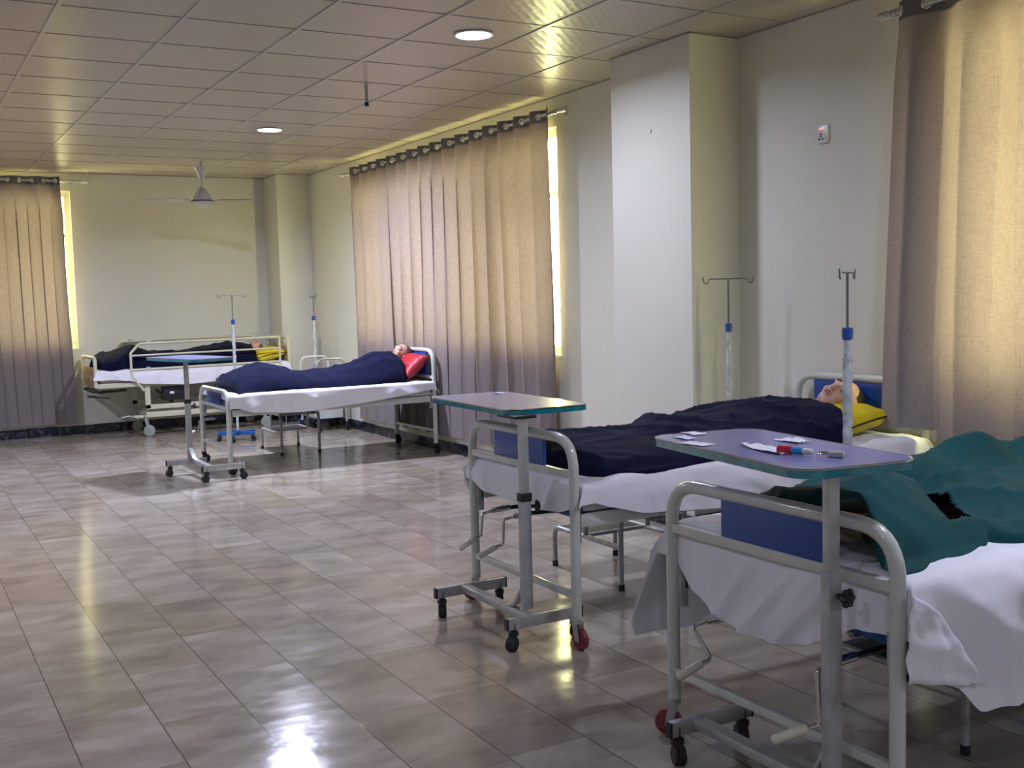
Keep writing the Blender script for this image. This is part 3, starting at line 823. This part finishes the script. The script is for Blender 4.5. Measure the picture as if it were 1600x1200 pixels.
    for s in (-1, 1):
        b = B(); tube(b, [hp_(.0795, s*.045, .041), hp_(.086, s*.03, .044), hp_(.087, s*.016, .040)], .0028*hs, 6); obj('eyebrow', b, 'hair_dark', t)
        b = B(); tube(b, [hp_(.0735, s*.042, .009), hp_(.082, s*.030, .006), hp_(.0795, s*.017, .009)], .0016*hs, 6); obj('eyelashes', b, 'hair_dark', t)
    if gown:
        b = B(); c = ch.lerp(nk, .55)
        lathe(b, [(.07, .10), (.072, .098), (.10, .06), (.16, .02), (.18, -.08), (.175, -.2), (.17, -.2), (.17, -.08), (.15, .015), (.09, .055), (.066, .094)], c, 28,
              Matrix((nup*.62, side, ax)).transposed().to_4x4())
        if lim:
            for v in b.verts:
                p = v.co+t0; m_ = lim(p.x, p.y)
                if m_ is not None and p.z > m_: v.co.z = m_-t0.z
        obj('gown', b, 'gown', t, sharp=180)
    return t

# ------------------------------------------------------------------ bed with red pillow (far middle)
X2F, X2H, Y2N, Y2F = 2.38, 4.235, 8.82, 9.68
ward_bed('cream enamelled hospital bed with red pillow against the long curtain', X2F, Y2N, X2H, Y2F, .70, .545, .955, .53, False, 2,
         [(.15, -.01, .09, .0, .0, .42)], zr=.11, panel=(.20, .1))
mattress('mattress under white sheet on the bed with the red pillow', X2F+.04, X2H-.025, Y2N+.005, Y2F-.005, .532, .655)
bed_sheet('white sheet hanging in a shallow curve on the bed with the red pillow', X2F+.035, X2H-.035, Y2N, Y2F, .66,
          lambda x: interp([(2.42, .53), (2.6, .49), (3.0, .465), (3.5, .50), (4.2, .575)], x), lambda x: .5, lambda y: .60, lambda y: .57, 4.1, .8,
          pinch=((2.46, Y2N-.01, .55, .13, .5),))
p2 = [(2.38, .03), (2.43, .08), (2.52, .12), (2.66, .165), (2.79, .195), (2.93, .165), (3.08, .115), (3.34, .12), (3.65, .165), (3.88, .245), (4.0, .235), (4.08, .17)]
cover('blanket', 'navy', 'dark navy blanket over the mannequin on the bed with the red pillow', 'blanket', 2.41, 4.06,
      lambda x: Y2N+.015+.01*math.sin(x*7), lambda x: Y2F-.04, .662, lambda x: interp(p2, x), lambda x: 9.27, lambda x: .42, 5.5, 1.3, .62,
      foot=lambda v: 2.425+.05*abs(v-.5)*2, head=lambda v: interp([(0, 3.97), (.3, 4.03), (1, 4.06)], v))
mannequin('mannequin with brown hair lying on its back, head on the red pillow', dict(pelvis=(3.30, 9.27, .735), chest=(3.76, 9.27, .765), neck=(3.98, 9.27, .80), knee=(2.87, 9.27, .765), ankle=(2.56, 9.27, .715), toe=(2.50, 9.27, .735)),
          'skin', 'hair_brown', (4.10, 9.25, .885), (.75, 0, .6), (-.6, -.3, .75), .98, lim=LIM['dark navy blanket over the mannequin on the bed with the red pillow'])
pillow('red pillow with dark piping leaning against the headboard', (4.115, 9.22, .79), .29, .70, .15, (.0, -.72, 0), 'red', 'dark', 3)

# ------------------------------------------------------------------ bed with yellow pillow by the big column
X3F, X3H, Y3N, Y3F = 2.31, 4.335, 3.575, 4.425
ward_bed('cream enamelled hospital bed with yellow pillow and red casters, in the middle of the picture', X3F, Y3N, X3H, Y3F, .855, .695, .955, .535, True, 3,
         [(.17, -.01, .11, .0, .0, .47), (-.02, .0, .12, .01, .02, .475)], panel=(.205, .1))
mattress('mattress under white sheet on the bed beside the big column', X3F+.04, X3H-.03, Y3N+.005, Y3F-.005, .537, .668)
bed_sheet('white sheet with a knotted corner on the bed beside the big column', X3F+.035, X3H-.04, Y3N, Y3F, .673,
          lambda x: interp([(2.35, .56), (2.5, .53), (2.64, .50), (3.0, .475), (3.6, .49), (4.3, .52)], x), lambda x: .5,
          lambda y: interp([(3.55, .56), (3.7, .515), (4.0, .50), (4.3, .52), (4.45, .56)], y), lambda y: .6, 9.7, 1.0,
          pinch=((2.40, Y3N-.012, .59, .17, .6),))
p3 = [(2.36, .03), (2.45, .06), (2.6, .083), (2.9, .083), (3.1, .11), (3.32, .125), (3.58, .155), (3.83, .17), (3.98, .165), (4.08, .14), (4.16, .10)]
cover('blanket', 'navy', 'dark navy blanket over the mannequin beside the big column', 'blanket', 2.37, 4.10,
      lambda x: Y3N+.0+interp([(2.38, .13), (2.48, .03), (2.65, -.018), (2.85, -.01), (3.0, .02), (3.3, .02), (4.1, .03)], x), lambda x: Y3F-.05, .676,
      lambda x: interp(p3, x), lambda x: 4.03, lambda x: .43, 12.5, 1.4, .6, foot=lambda v: 2.40, head=lambda v: interp([(0, 3.85), (.28, 4.0), (.5, 4.05), (1, 4.05)], v))
mannequin('mannequin with moulded dark hair lying on its back, head on the yellow pillow, patterned collar', dict(pelvis=(3.28, 4.03, .742), chest=(3.74, 4.03, .745), neck=(3.98, 4.03, .755), knee=(2.86, 4.03, .735), ankle=(2.50, 4.03, .722), toe=(2.45, 4.03, .735)),
          'skin', 'hair_dark', (4.185, 3.99, .825), (.86, -.28, .42), (-.42, -.38, .8), 1.14, True, lim=LIM['dark navy blanket over the mannequin beside the big column'])
pillow('bright yellow pillow with black seam beside the big column, under the dark haired head', (4.115, 4.02, .748), .31, .62, .15, (0, -.16, 0), 'yellow', 'black', 8)

# ------------------------------------------------------------------ nearest bed, teal drapes
X4F, X4H, Y4N, Y4F = 2.10, 4.12, 1.81, 2.69
ward_bed('cream enamelled hospital bed nearest the camera, with blue foot panel and teal cloths', X4F, Y4N, X4H, Y4F, .832, .672, .955, .53, True, 4,
         [(.23, .02, .10, -.06, .02, .435), (-.265, .0, .15, -.01, .05, .445)], panel=(.20, .1))
mattress('mattress under the creased white sheet on the nearest bed', X4F+.05, X4H-.03, Y4N+.005, Y4F-.005, .532, .683)
sh4 = bed_sheet('creased white sheet hanging low over the nearest bed with folded corner', X4F+.045, X4H-.04, Y4N, Y4F, .688,
          lambda x: interp([(2.14, .43), (2.24, .40), (2.33, .32), (2.55, .30), (2.9, .31), (4.1, .35)], x),
          lambda x: interp([(2.14, .26), (2.3, .27), (2.6, .32), (4, .4)], x),
          lambda y: interp([(1.81, .53), (1.95, .52), (2.04, .47), (2.13, .43), (2.24, .405), (2.45, .415), (2.6, .47), (2.69, .56)], y), lambda y: .5, 17.3, 1.5, flare=lambda x: .16*math.exp(-((x-2.14)/.2)**2))
b = B(); A_, B_, C_, D_ = Vector((2.10, 1.775, .665)), Vector((2.055, 1.765, .55)), Vector((2.06, 1.76, .458)), Vector((2.325, 1.748, .405)); E_ = Vector((2.20, 1.772, .60))
g = []
for i in range(17):
    r = []
    for j in range(17):
        u, v = i/16, j/16
        p = (A_*(1-u)+E_*u)*(1-v)+((B_*(1-v)+C_*v)*(1-u)+D_*u)*v
        p.y -= .010+.016*abs(noise.noise((p.x*14, p.z*12, 3)))+.008*noise.noise((p.x*30, p.z*26, 5))
        r.append(b.verts.new(p-sh4.location))
    g.append(r)
for i in range(16):
    for j in range(16): b.faces.new((g[i][j], g[i+1][j], g[i+1][j+1], g[i][j+1]))
o = obj('folded_corner', b, 'sheet', sh4, sharp=180); so = o.modifiers.new('t', 'SOLIDIFY'); so.thickness = .003
p4 = [(2.12, .11), (2.2, .14), (2.4, .135), (2.55, .10), (2.7, .05), (2.85, .065), (3.0, .085), (3.3, .085), (3.5, .085), (3.7, .10), (3.95, .10)]
def hole4(x, y):
    # gap between the lower and the upper cloth
    P_ = [(2.47, 1.96), (2.55, 2.10), (2.68, 2.30), (2.78, 2.26), (2.70, 2.12), (2.62, 1.99)]
    c = False
    for k in range(len(P_)):
        (xa, ya), (xb, yb) = P_[k], P_[k-1]
        if (ya > y) != (yb > y) and x < (xb-xa)*(y-ya)/(yb-ya)+xa: c = not c
    return c
cover('surgical_drape', 'teal', 'teal green cloths rumpled over the mannequin on the nearest bed', 'drape', 2.12, 3.98,
      lambda x: interp([(2.12, 1.83), (2.2, 1.83), (2.35, 1.87), (2.52, 1.885), (2.60, 1.93), (2.68, 1.88), (3.0, 1.86), (4, 1.86)], x), lambda x: interp([(2.12, 2.48), (2.3, 2.58), (2.6, 2.66)], x)+.02*math.sin(x*31), .692,
      lambda x: interp(p4, x), lambda x: interp([(2.15, 2.19), (2.7, 2.27), (4, 2.3)], x), lambda x: interp([(2.15, .30), (2.5, .33), (2.8, .44)], x), 27.5, 2.0, .7, close=False, nx=150, ny=80, hole=hole4,
      foot=lambda v: 2.13+.10*math.exp(-((v-.30)/.11)**2),
      extra=lambda x, y: .055*smooth01((x-2.80)/.08)*smooth01((3.45-x)/.2)*math.exp(-((y-2.48)/.10)**2)+.05*smooth01((x-3.05)/.25)*math.exp(-((y-2.5)/.14)**2)*smooth01((3.9-x)/.2)
      +.03*math.exp(-((x-2.62)/.05)**2)*smooth01((2.3-y)/.2)*0+.06*math.exp(-((x-2.40-.4*(y-2.1))/.14)**2)*math.exp(-((y-2.12)/.10)**2))
mannequin('brown skinned mannequin lying under the teal cloths on the nearest bed', dict(pelvis=(3.15, 2.27, .765), chest=(3.58, 2.27, .78), neck=(3.80, 2.27, .79), knee=(2.74, 2.30, .735), ankle=(2.32, 2.15, .745), toe=(2.25, 2.13, .79)),
          'skin_dark', 'hair_dark', (3.94, 2.27, .84), (1, 0, .1), (0, 0, 1), .95, lim=LIM['teal green cloths rumpled over the mannequin on the nearest bed'])

# ------------------------------------------------------------------ overbed tables
def overbed_table(label, topc, rz, z, pol, zj, beams, cross_x, L=.80, Wd=.40, collar=True, knob_side=1, pw=(.045, .030)):
    """topc centre of the top, pol post position, zj joint height, beams [(y, x0, x1)...]"""
    t = thing('overbed_table', label, 'table', (pol[0], pol[1], 0))
    R = Matrix.Translation((topc[0]-pol[0], topc[1]-pol[1], 0)) @ Matrix.Rotation(rz, 4, 'Z')
    def outline(dx, r=.07, n=8):
        q = []
        for sx, sy, a0 in ((1, 1, 0), (-1, 1, 90), (-1, -1, 180), (1, -1, 270)):
            for k in range(n+1):
                a = math.radians(a0+90*k/n); q.append((sx*(Wd/2-r)+(r+dx)*math.cos(a), sy*(L/2-r)+(r+dx)*math.sin(a)))
        return q
    def slab(b, dx, z0, z1, dx2=None):
        lo = [b.verts.new(R @ Vector((x, y, z0))) for x, y in outline(dx)]
        hi = [b.verts.new(R @ Vector((x, y, z1))) for x, y in outline(dx if dx2 is None else dx2)]
        n = len(lo)
        b.faces.new(hi); b.faces.new(lo[::-1])
        for k in range(n): b.faces.new((lo[k], lo[(k+1) % n], hi[(k+1) % n], hi[k]))
    b = B(); slab(b, -.003, z-.023, z); obj('table_top', b, 'table_top', t)
    b = B()
    o1 = outline(.0, n=8)
    for a0, a1, z0, z1 in ((.0, .0, z-.025, z-.003),):
        lo = [b.verts.new(R @ Vector((x, y, z0))) for x, y in outline(.001)]; hi = [b.verts.new(R @ Vector((x, y, z1))) for x, y in outline(.001)]
        li = [b.verts.new(R @ Vector((x, y, z0))) for x, y in outline(-.004)]; hi2 = [b.verts.new(R @ Vector((x, y, z1))) for x, y in outline(-.004)]
        n = len(lo)
        for k in range(n):
            m_ = (k+1) % n
            b.faces.new((lo[k], lo[m_], hi[m_], hi[k])); b.faces.new((hi[k], hi[m_], hi2[m_], hi2[k])); b.faces.new((li[k], li[m_], lo[m_], lo[k])); b.faces.new((hi2[k], hi2[m_], li[m_], li[k]))
    o = obj('edge_band', b, 'teal_edge', t); o['label'] = 'glossy teal edge band'
    b = B(); tube(b, [R @ Vector((x, y, z-.002)) for x, y in outline(.0012)], .0026, 6, closed=True); o = obj('rim', b, 'chrome', t); o['label'] = 'thin silver rim'
    b = B(); box(b, -.05, .05, -.03, .12, z-.034, z-.021, .002); obj('top_bracket', b, 'black', t)
    pw0, pd0 = pw
    b = B(); box(b, -pw0/2+.004, pw0/2-.004, -pd0/2+.003, pd0/2-.003, zj-.05, z-.03, .002); o = obj('inner_post', b, 'silver', t); o['label'] = 'bare steel sliding post'
    b = B(); box(b, -pw0/2, pw0/2, -pd0/2, pd0/2, .13, zj, .003); obj('outer_post', b, 'grey_paint', t)
    if collar:
        b = B(); box(b, -pw0/2-.004, pw0/2+.004, -pd0/2-.004, pd0/2+.004, zj-.012, zj+.022, .004); obj('collar', b, 'black', t)
    b = B(); kx, ky, kz = pw0/2, -.004, zj-(.035 if collar else .06)
    if not collar: kx, ky = 0.006, -pd0/2
    dr = Vector((1, -.35, 0)).normalized() if collar else Vector((.1, -1, 0)).normalized()
    R2 = dr.to_track_quat('Z', 'Y').to_matrix().to_4x4()
    c = Vector((kx, ky, kz))+dr*.004
    lathe(b, [(.008, 0), (.008, .018), (.014, .02), (.016, .03), (.013, .038), (.003, .039)], c, 16, R2)
    for k in range(6):
        a = k*PI/3; p = c+R2 @ Vector((.017*math.cos(a), .017*math.sin(a), .027)); ell(b, p, (.009, .009, .009), None, 10)
    obj('clamp_knob', b, 'black', t)
    y_post = 0
    for (by, x0, x1) in beams:
        by -= pol[1]; x0 -= pol[0]; x1 -= pol[0]
        b = B(); box(b, x0, x1, by-.0125, by+.0125, .085, .13, .002); bo = obj('base_beam', b, 'silver', t)
        for xx in (x0, x1):
            b = B(); s = -1 if xx == x0 else 1
            box(b, xx-.004, xx+.004, by-.0135, by+.0135, .084, .131, .002); e = obj('end_cap', b, 'black', bo)
        for xx, an in ((x0+.03, 3.8), (x1-.03, .6)):
            caster(t, xx, by, .082, .029, 'rubber', an+by, 'black', .028, twin=True)
    ys = sorted(bm_[0]-pol[1] for bm_ in beams)
    b = B(); cx = cross_x-pol[0]; box(b, cx-.022, cx+.022, ys[0]+.0125, ys[1]-.0125, .10, .128, .002)
    obj('base_crossbar', b, 'silver', t)
    # welded gusset between post and crossbar
    far = max(ys, key=abs); s = 1 if far > 0 else -1
    b = B(); tube(b, [(0, s*.012, .22), (cx*.5, s*.06, .14), (cx, s*.10, .118)], .01, prof=rect(.035, .012)); obj('gusset', b, 'silver', t)
    return t
overbed_table('overbed table with violet top, at the foot of the bed beside the column', (2.364, 4.204), -.038, .945, (2.205, 3.785), .585,
              [(4.28, 2.03, 2.38), (3.70, 2.06, 2.41)], 2.17, L=.81)
overbed_table('overbed table nearest the camera, violet top scattered with papers', (2.119, 2.259), -.141, .969, (2.028, 1.957), .692,
              [(2.52, 1.945, 2.26), (1.957, 1.92, 2.26)], 2.045, L=.76, Wd=.372, collar=False)
overbed_table('overbed table farthest away, in front of the side rail bed', (2.125, 8.98), .255, .975, (2.125, 9.11), .60,
              [(9.11, 1.93, 2.26), (8.605, 2.10, 2.44)], 2.16, L=.78)

# ------------------------------------------------------------------ small objects on the tables
def scrap(x, y, z, w_, h_, rz, label, seed, curl=.004, name='paper_scrap', grp=None):
    b = B(); n = 8; g = []
    for i in range(n+1):
        r = []
        for j in range(n+1):
            u, v = i/n-.5, j/n-.5
            e = 1+.22*noise.noise((u*3+seed, v*3, 0))
            r.append(b.verts.new((u*w_*e, v*h_*e, .0012+curl*abs(noise.noise((u*3+seed, v*4, seed))))))
        g.append(r)
    for i in range(n):
        for j in range(n): b.faces.new((g[i][j], g[i+1][j], g[i+1][j+1], g[i][j+1]))
    o = obj(name, b, 'paper', sharp=180, loc=(x, y, z)); o.rotation_euler = (0, 0, rz)
    so = o.modifiers.new('t', 'SOLIDIFY'); so.thickness = .0006; so.offset = 1
    return tag(o, label, 'paper', grp)
Z3 = .9695
k3 = .95
scrap(2.1232, 2.6077, Z3, .045, .075, -.1, 'white paper scrap at the far corner of the nearest overbed table', 1, grp='paper scraps on the nearest table')
scrap(2.0377, 2.5460, Z3, .035, .075, -.1, 'small white paper scrap, middle of three at the left tip of the nearest table', 2, grp='paper scraps on the nearest table')
scrap(1.9807, 2.4225, Z3, .055, .10, .15, 'white paper scrap on the front edge near the left tip of the nearest table', 3, grp='paper scraps on the nearest table')
scrap(2.2277, 2.2990, Z3, .05, .10, .0, 'folded white paper scrap at the back middle of the nearest table', 4, .012, grp='paper scraps on the nearest table')
scrap(2.0568, 2.2182, Z3, .055, .20, -.18, 'long crumpled white tissue in the middle of the nearest table', 5, .014, 'tissue')
scrap(2.50, 4.50, .9455, .035, .085, .05, 'white paper scrap on the overbed table beside the column', 6, .004)
t = thing('glue_stick', 'short red and sky blue plastic stick on the nearest overbed table', 'stick', (2.050, 2.114, Z3+.0105)); t.rotation_euler = (0, 0, -1.25)
b = B(); tube(b, [(-.042, 0, 0), (-.040, 0, 0), (.0, 0, 0)], [.008, .0105, .0105], 18); obj('cap', b, 'marker_red', t)
b = B(); tube(b, [(.0, 0, 0), (.030, 0, 0), (.031, 0, 0)], [.0098, .0098, .008], 18); obj('barrel', b, 'marker_blue', t)
b = B(); tube(b, [(.031, 0, 0), (.055, 0, 0), (.057, 0, 0)], [.0085, .0085, .005], 18); obj('tip', b, 'white_plastic', t)
t = thing('metal_clip', 'small shiny metal clip on the nearest overbed table', 'clip', (2.095, 2.024, Z3)); t.rotation_euler = (0, 0, -1.0)
b = B(); box(b, -.005, .035, -.016, .016, .001, .014, .003); obj('body', b, 'grey_paint', t)
b = B(); tube(b, fillet([(-.002, -.011, .008), (-.03, -.011, .008), (-.03, .011, .008), (-.002, .011, .008)], .010), .0032, 8); obj('shackle', b, 'chrome', t)

# ------------------------------------------------------------------ two-step stools
def step_stool(label, x0, x1, yhi, ymid, ylo, zt, zl, grp='two step stools under the beds'):
    ox, oy = (x0+x1)/2, (yhi+ylo)/2
    t = thing('step_stool', label, 'step stool', (ox, oy, 0), 0, grp)
    X0, X1 = x0-ox, x1-ox; A, Mi, Lo = yhi-oy, ymid-oy, ylo-oy; r = .0125
    for x in (X0, X1):
        b = B(); tube(b, fillet([(x, A, .02), (x, A, zt), (x, Mi, zt), (x, Mi, zl)], .05), r, 12)
        tube(b, fillet([(x, A, zl), (x, Lo, zl), (x, Lo, .02)], .05), r, 12); obj('side_frame', b, 'grey_paint', t)
        for y in (A, Lo):
            b = B(); lathe(b, [(.014, 0), (.015, .002), (.015, .028), (.012, .03)], (x, y, 0), 12); obj('rubber_foot', b, 'rubber', t)
    for (ya, yb, z, nm) in ((A, Mi, zt, 'upper_step'), (Mi, Lo, zl, 'lower_step')):
        a, c = min(ya, yb)+.02, max(ya, yb)-.02
        b = B(); cyl(b, (X0, a, z), (X1, a, z), .010, 10); cyl(b, (X0, c, z), (X1, c, z), .010, 10); obj('step_rail', b, 'grey_paint', t)
        b = B(); box(b, X0+.015, X1-.015, a+.008, c-.008, z-.006, z+.008, .003); obj(nm, b, 'rubber', t)
    return t
step_stool('two step grey stool under the bed with the red pillow', 3.08, 3.44, 9.66, 9.96, 10.26, .37, .20)
step_stool('two step grey stool under the bed beside the big column', 2.95, 3.33, 4.17, 4.47, 4.76, .385, .205)
step_stool('two step stool under the nearest bed, only its legs showing', 2.73, 3.08, 2.10, 2.36, 2.62, .36, .20)

# ------------------------------------------------------------------ IV stands
def iv_stand(label, x, y, h, ang, zc=1.23, rp=.0125, base='blue_metal', wrap=True, br=.20, hookw=.125):
    t = thing('iv_stand', label, 'IV stand', (x, y, 0), 0, 'IV drip stands')
    b = B(); cyl(b, (0, 0, .07), (0, 0, zc), rp, 16)
    if wrap:
        pts, rs = [], []
        for k in range(30):
            z = .30+(zc-.12-.30)*k/29; pts.append((.002*math.sin(k*1.7), .002*math.cos(k*2.3), z)); rs.append(rp+.004+.0022*math.sin(k*2.9))
        tube(b, pts, rs, 14)
    obj('lower_pole', b, 'plastic_wrap', t)
    b = B(); lathe(b, [(rp+.001, zc-.045), (rp+.006, zc-.042), (rp+.008, zc-.01), (rp+.006, zc+.004), (.006, zc+.006)], n=20); o = obj('collar', b, 'blue_panel', t); o['label'] = 'blue locking collar'
    b = B(); cyl(b, (0, 0, zc-.02), (0, 0, h), .0055, 10); obj('upper_pole', b, 'hook', t)
    b = B(); c, s = math.cos(ang), math.sin(ang)
    for e in (-1, 1):
        P_ = lambda a, z: (e*a*c, e*a*s, z)
        tube(b, fillet([(0, 0, h-.003), P_(hookw-.02, h-.003), P_(hookw-.01, h-.028), P_(hookw+.008, h-.026), P_(hookw+.016, h+.012)], .008, 4), .0032, 8)
    obj('hook_bar', b, 'hook', t)
    b = B(); lathe(b, [(.02, .055), (.026, .058), (.026, .10), (.016, .11)], n=18)
    for k in range(5):
        a = k*2*PI/5+.35; R = Matrix.Rotation(a, 4, 'Z'); box(b, .0, br, -.014, .014, .062, .095, .003, R)
    obj('base', b, base, t)
    for k in range(5):
        a = k*2*PI/5+.35; caster(t, (br-.02)*math.cos(a), (br-.02)*math.sin(a), .062, .024, 'rubber', a+1.0, 'black', .024, twin=True)
    return t
perp = lambda x, y: math.atan2(-x, y)
iv_stand('IV stand with blue five star base, in front of the side rail bed', 3.07, 11.05, 1.485, perp(3.07, 11.05))
iv_stand('white IV stand in the far corner behind the bedside trolley', 4.165, 11.72, 1.455, perp(4.2, 11.8)+1.35, rp=.015)
iv_stand('IV stand by the yellowish side of the big column, hooks spread wide', 4.11, 4.73, 1.47, perp(4.11, 4.73)+.1, zc=1.215)
iv_stand('plastic wrapped IV stand in front of the dark haired mannequin head', 3.40, 3.19, 1.465, perp(3.4, 3.19)+1.35, zc=1.235, rp=.0155)

# ------------------------------------------------------------------ bedside trolley in the far corner
t = thing('bedside_trolley', 'white bedside trolley with two push bars in the far right corner', 'trolley', (4.09, 11.34, 0))
for y, m_, zt, x0, x1 in ((-.22, 'grey_paint', .78, -.13, .19), (.24, 'white_paint', .79, -.15, .17)):
    b = B(); tube(b, fillet([(x0, y, .07), (x0, y, zt), (x1, y, zt), (x1, y, .07)], .09, 8), .0125, 12); obj('push_bar', b, m_, t)
    for x in (x0, x1): caster(t, x, y, .07, .028, 'rubber', .4, 'black', .022, twin=True)
b = B(); box(b, -.135, .155, -.205, .225, .14, .62, .006); obj('cabinet', b, 'white_paint', t)
b = B(); box(b, -.148, -.136, -.19, .21, .16, .46, .003); dr = obj('door', b, 'white_paint', t)
b = B(); tube(b, fillet([(-.148, .12, .34), (-.165, .12, .34), (-.165, .12, .42), (-.148, .12, .42)], .006), .004, 8); obj('handle', b, 'chrome', dr)
b = B(); box(b, -.148, -.136, -.19, .21, .475, .60, .003); dr = obj('drawer', b, 'white_paint', t)
b = B(); tube(b, fillet([(-.148, -.03, .54), (-.165, -.03, .54), (-.165, .05, .54), (-.148, .05, .54)], .006), .004, 8); obj('handle', b, 'chrome', dr)

# ------------------------------------------------------------------ electric bed with side rails along the far wall
X1F, X1H, Y1N, Y1F = 1.87, 3.965, 11.98, 12.74
yc1 = (Y1N+Y1F)/2; hw = (Y1F-Y1N)/2
t = thing('electric_hospital_bed', 'ivory hospital bed with tube side rails and big grey wheels along the far wall', 'bed', (X1F, yc1, 0))
LB = X1H-X1F
b = B(); tube(b, fillet([(0, -hw, .56), (0, -hw, .865), (0, hw, .865), (0, hw, .56)], .06, 7), .020, 14); obj('foot_frame', b, 'cream', t)
b = B(); box(b, -.012, .012, -hw+.015, hw-.015, .57, .76, .004); obj('foot_board', b, 'wood', t)
b = B(); tube(b, fillet([(LB, -hw, .45), (LB-.02, -hw, 1.0), (LB-.02, hw-.0, 1.0), (LB, hw, .45)], .08, 7), .023, 14); obj('head_frame', b, 'cream', t)
b = B(); box(b, LB-.03, LB-.008, -hw+.02, hw-.02, .60, .90, .004); obj('head_board', b, 'wood', t)
for s in (-1, 1):
    b = B(); box(b, 0, LB, s*(hw-.02)-.015, s*(hw-.02)+.015, .545, .595, .004); obj('side_rail_beam', b, 'cream', t)
b = B(); box(b, .05, LB-.05, -hw+.036, hw-.036, .57, .60); obj('deck', b, 'grey_paint', t)
def guard(y, s, x_, nm):
    b = B(); y2 = y
    P_ = [(.345+x_, y2, .93), (.45+x_, y2, 1.005), (LB-.10, y2, 1.01)]
    outer = fillet([(.545+x_, y2, .50), (.43+x_, y2, .66), (.425+x_, y2, .70), (.425+x_, y2, .90), (.52+x_, y2, 1.0), (LB-.13, y2, 1.01), (LB-.13, y2, .66), (LB-.17, y2, .62)], [.04, .03, .04, .05, .03, .03], 5)
    tube(b, outer, .0135, 12)
    for z in (.875, .725):
        cyl(b, (.43+x_, y2, z), (LB-.13, y2, z+.012), .0105 if z > .8 else .013, 12)
    g = obj(nm, b, 'cream', t)
    b = B()
    for x in (.62, .66): pass
    for x, z in ((.62+x_, 1.003), (.60+x_, .727), (LB-.42, 1.01)): box(b, x-.022, x+.022, y2-.012, y2+.012, z+.002, z+.024, .003)
    obj('rail_clip', b, 'grey_paint', g)
guard(-hw-.025, -1, -.07, 'side_guard'); guard(hw+.03, 1, -.11, 'side_guard')
for s in (-1, 1):
    b = B(); box(b, .49, .545, s*(hw-.03)-.014, s*(hw-.03)+.014, .30, .56, .003); box(b, .49, 1.70, s*(hw-.03)-.014, s*(hw-.03)+.014, .295, .345, .003)
    obj('lift_frame', b, 'cream', t)
b = B()
for s in (-1, 1): box(b, .50, 1.80, s*(hw-.07)-.02, s*(hw-.07)+.02, .205, .265, .004)
box(b, .50, .56, -hw+.07, hw-.07, .205, .255, .004); box(b, 1.74, 1.80, -hw+.07, hw-.07, .205, .255, .004)
box(b, .38, .52, -hw+.10, -hw+.14, .20, .23, .004); obj('base_frame', b, 'cream', t)
b = B(); box(b, .68, .92, -hw+.05, -hw+.15, .375, .52, .015); mo = obj('actuator_box', b, 'black', t)
b = B(); box(b, .755, .80, -hw+.0475, -hw+.0505, .445, .470); obj('sticker', b, 'paper', mo)
b = B(); cyl(b, (.62, -hw+.1, .50), (.80, -hw+.1, .34), .012); obj('actuator_rod', b, 'black', t)
b = B(); box(b, -.03, .03, -hw+.02, hw-.10, .50, .525, .004); cyl(b, (.02, -.28, .50), (.32, -.28, .51), .014); cyl(b, (-.08, -.3, .47), (.14, -.3, .44), .012)
obj('pull_out_shelf', b, 'black', t)
for x in (.50, 1.78):
    for s in (-1, 1): caster(t, x, s*(hw-.07), .205, .062, 'grey_wheel', -.5 if s < 0 else .4, 'silver', .03)
b = B(); tube(b, fillet([(.42, -hw+.07, .20), (.32, -hw+.05, .235), (.24, -hw+.05, .22)], .02), .008); obj('brake_pedal', b, 'grey_paint', t)
mattress('mattress of the side rail bed along the far wall', X1F+.03, X1H-.05, Y1N+.012, Y1F-.012, .602, .728)
bed_sheet('white sheet on the side rail bed, gathered at the foot corner', X1F+.03, X1H-.055, Y1N+.008, Y1F-.008, .733,
          lambda x: interp([(1.9, .62), (2.2, .60), (2.35, .56), (2.8, .53), (3.4, .56), (3.9, .63)], x), lambda x: .6, lambda y: .63, lambda y: .62, 31.3, .8,
          pinch=((2.05, Y1N-.01, .64, .15, .5),))
p1 = [(1.9, .09), (2.0, .13), (2.11, .15), (2.27, .225), (2.41, .18), (2.58, .125), (2.82, .14), (3.1, .18), (3.32, .205), (3.5, .205), (3.62, .16)]
cover('blanket', 'navy', 'navy blanket over the mannequin on the side rail bed at the far wall', 'blanket', 1.91, 3.60,
      lambda x: Y1N+.02, lambda x: Y1F-.03, .736, lambda x: interp(p1, x), lambda x: 12.34, lambda x: .38, 41.1, 1.3, .6,
      foot=lambda v: 1.91+.04*math.sin(v*9), head=lambda v: 3.58+.03*math.sin(v*PI))
mannequin('mannequin with reddish brown hair lying on the bed with side rails', dict(pelvis=(2.90, 12.34, .795), chest=(3.30, 12.34, .825), neck=(3.50, 12.34, .85), knee=(2.50, 12.34, .80), ankle=(2.18, 12.34, .785), toe=(2.12, 12.34, .80)),
          'skin', 'hair_brown', (3.645, 12.34, .885), (1, 0, .2), (-.3, -.3, 1), .92, lim=LIM['navy blanket over the mannequin on the side rail bed at the far wall'])
pillow('bright yellow pillow with dark seam on the side rail bed', (3.76, 12.30, .812), .34, .58, .155, (0, -.15, 0), 'yellow', 'black', 15)
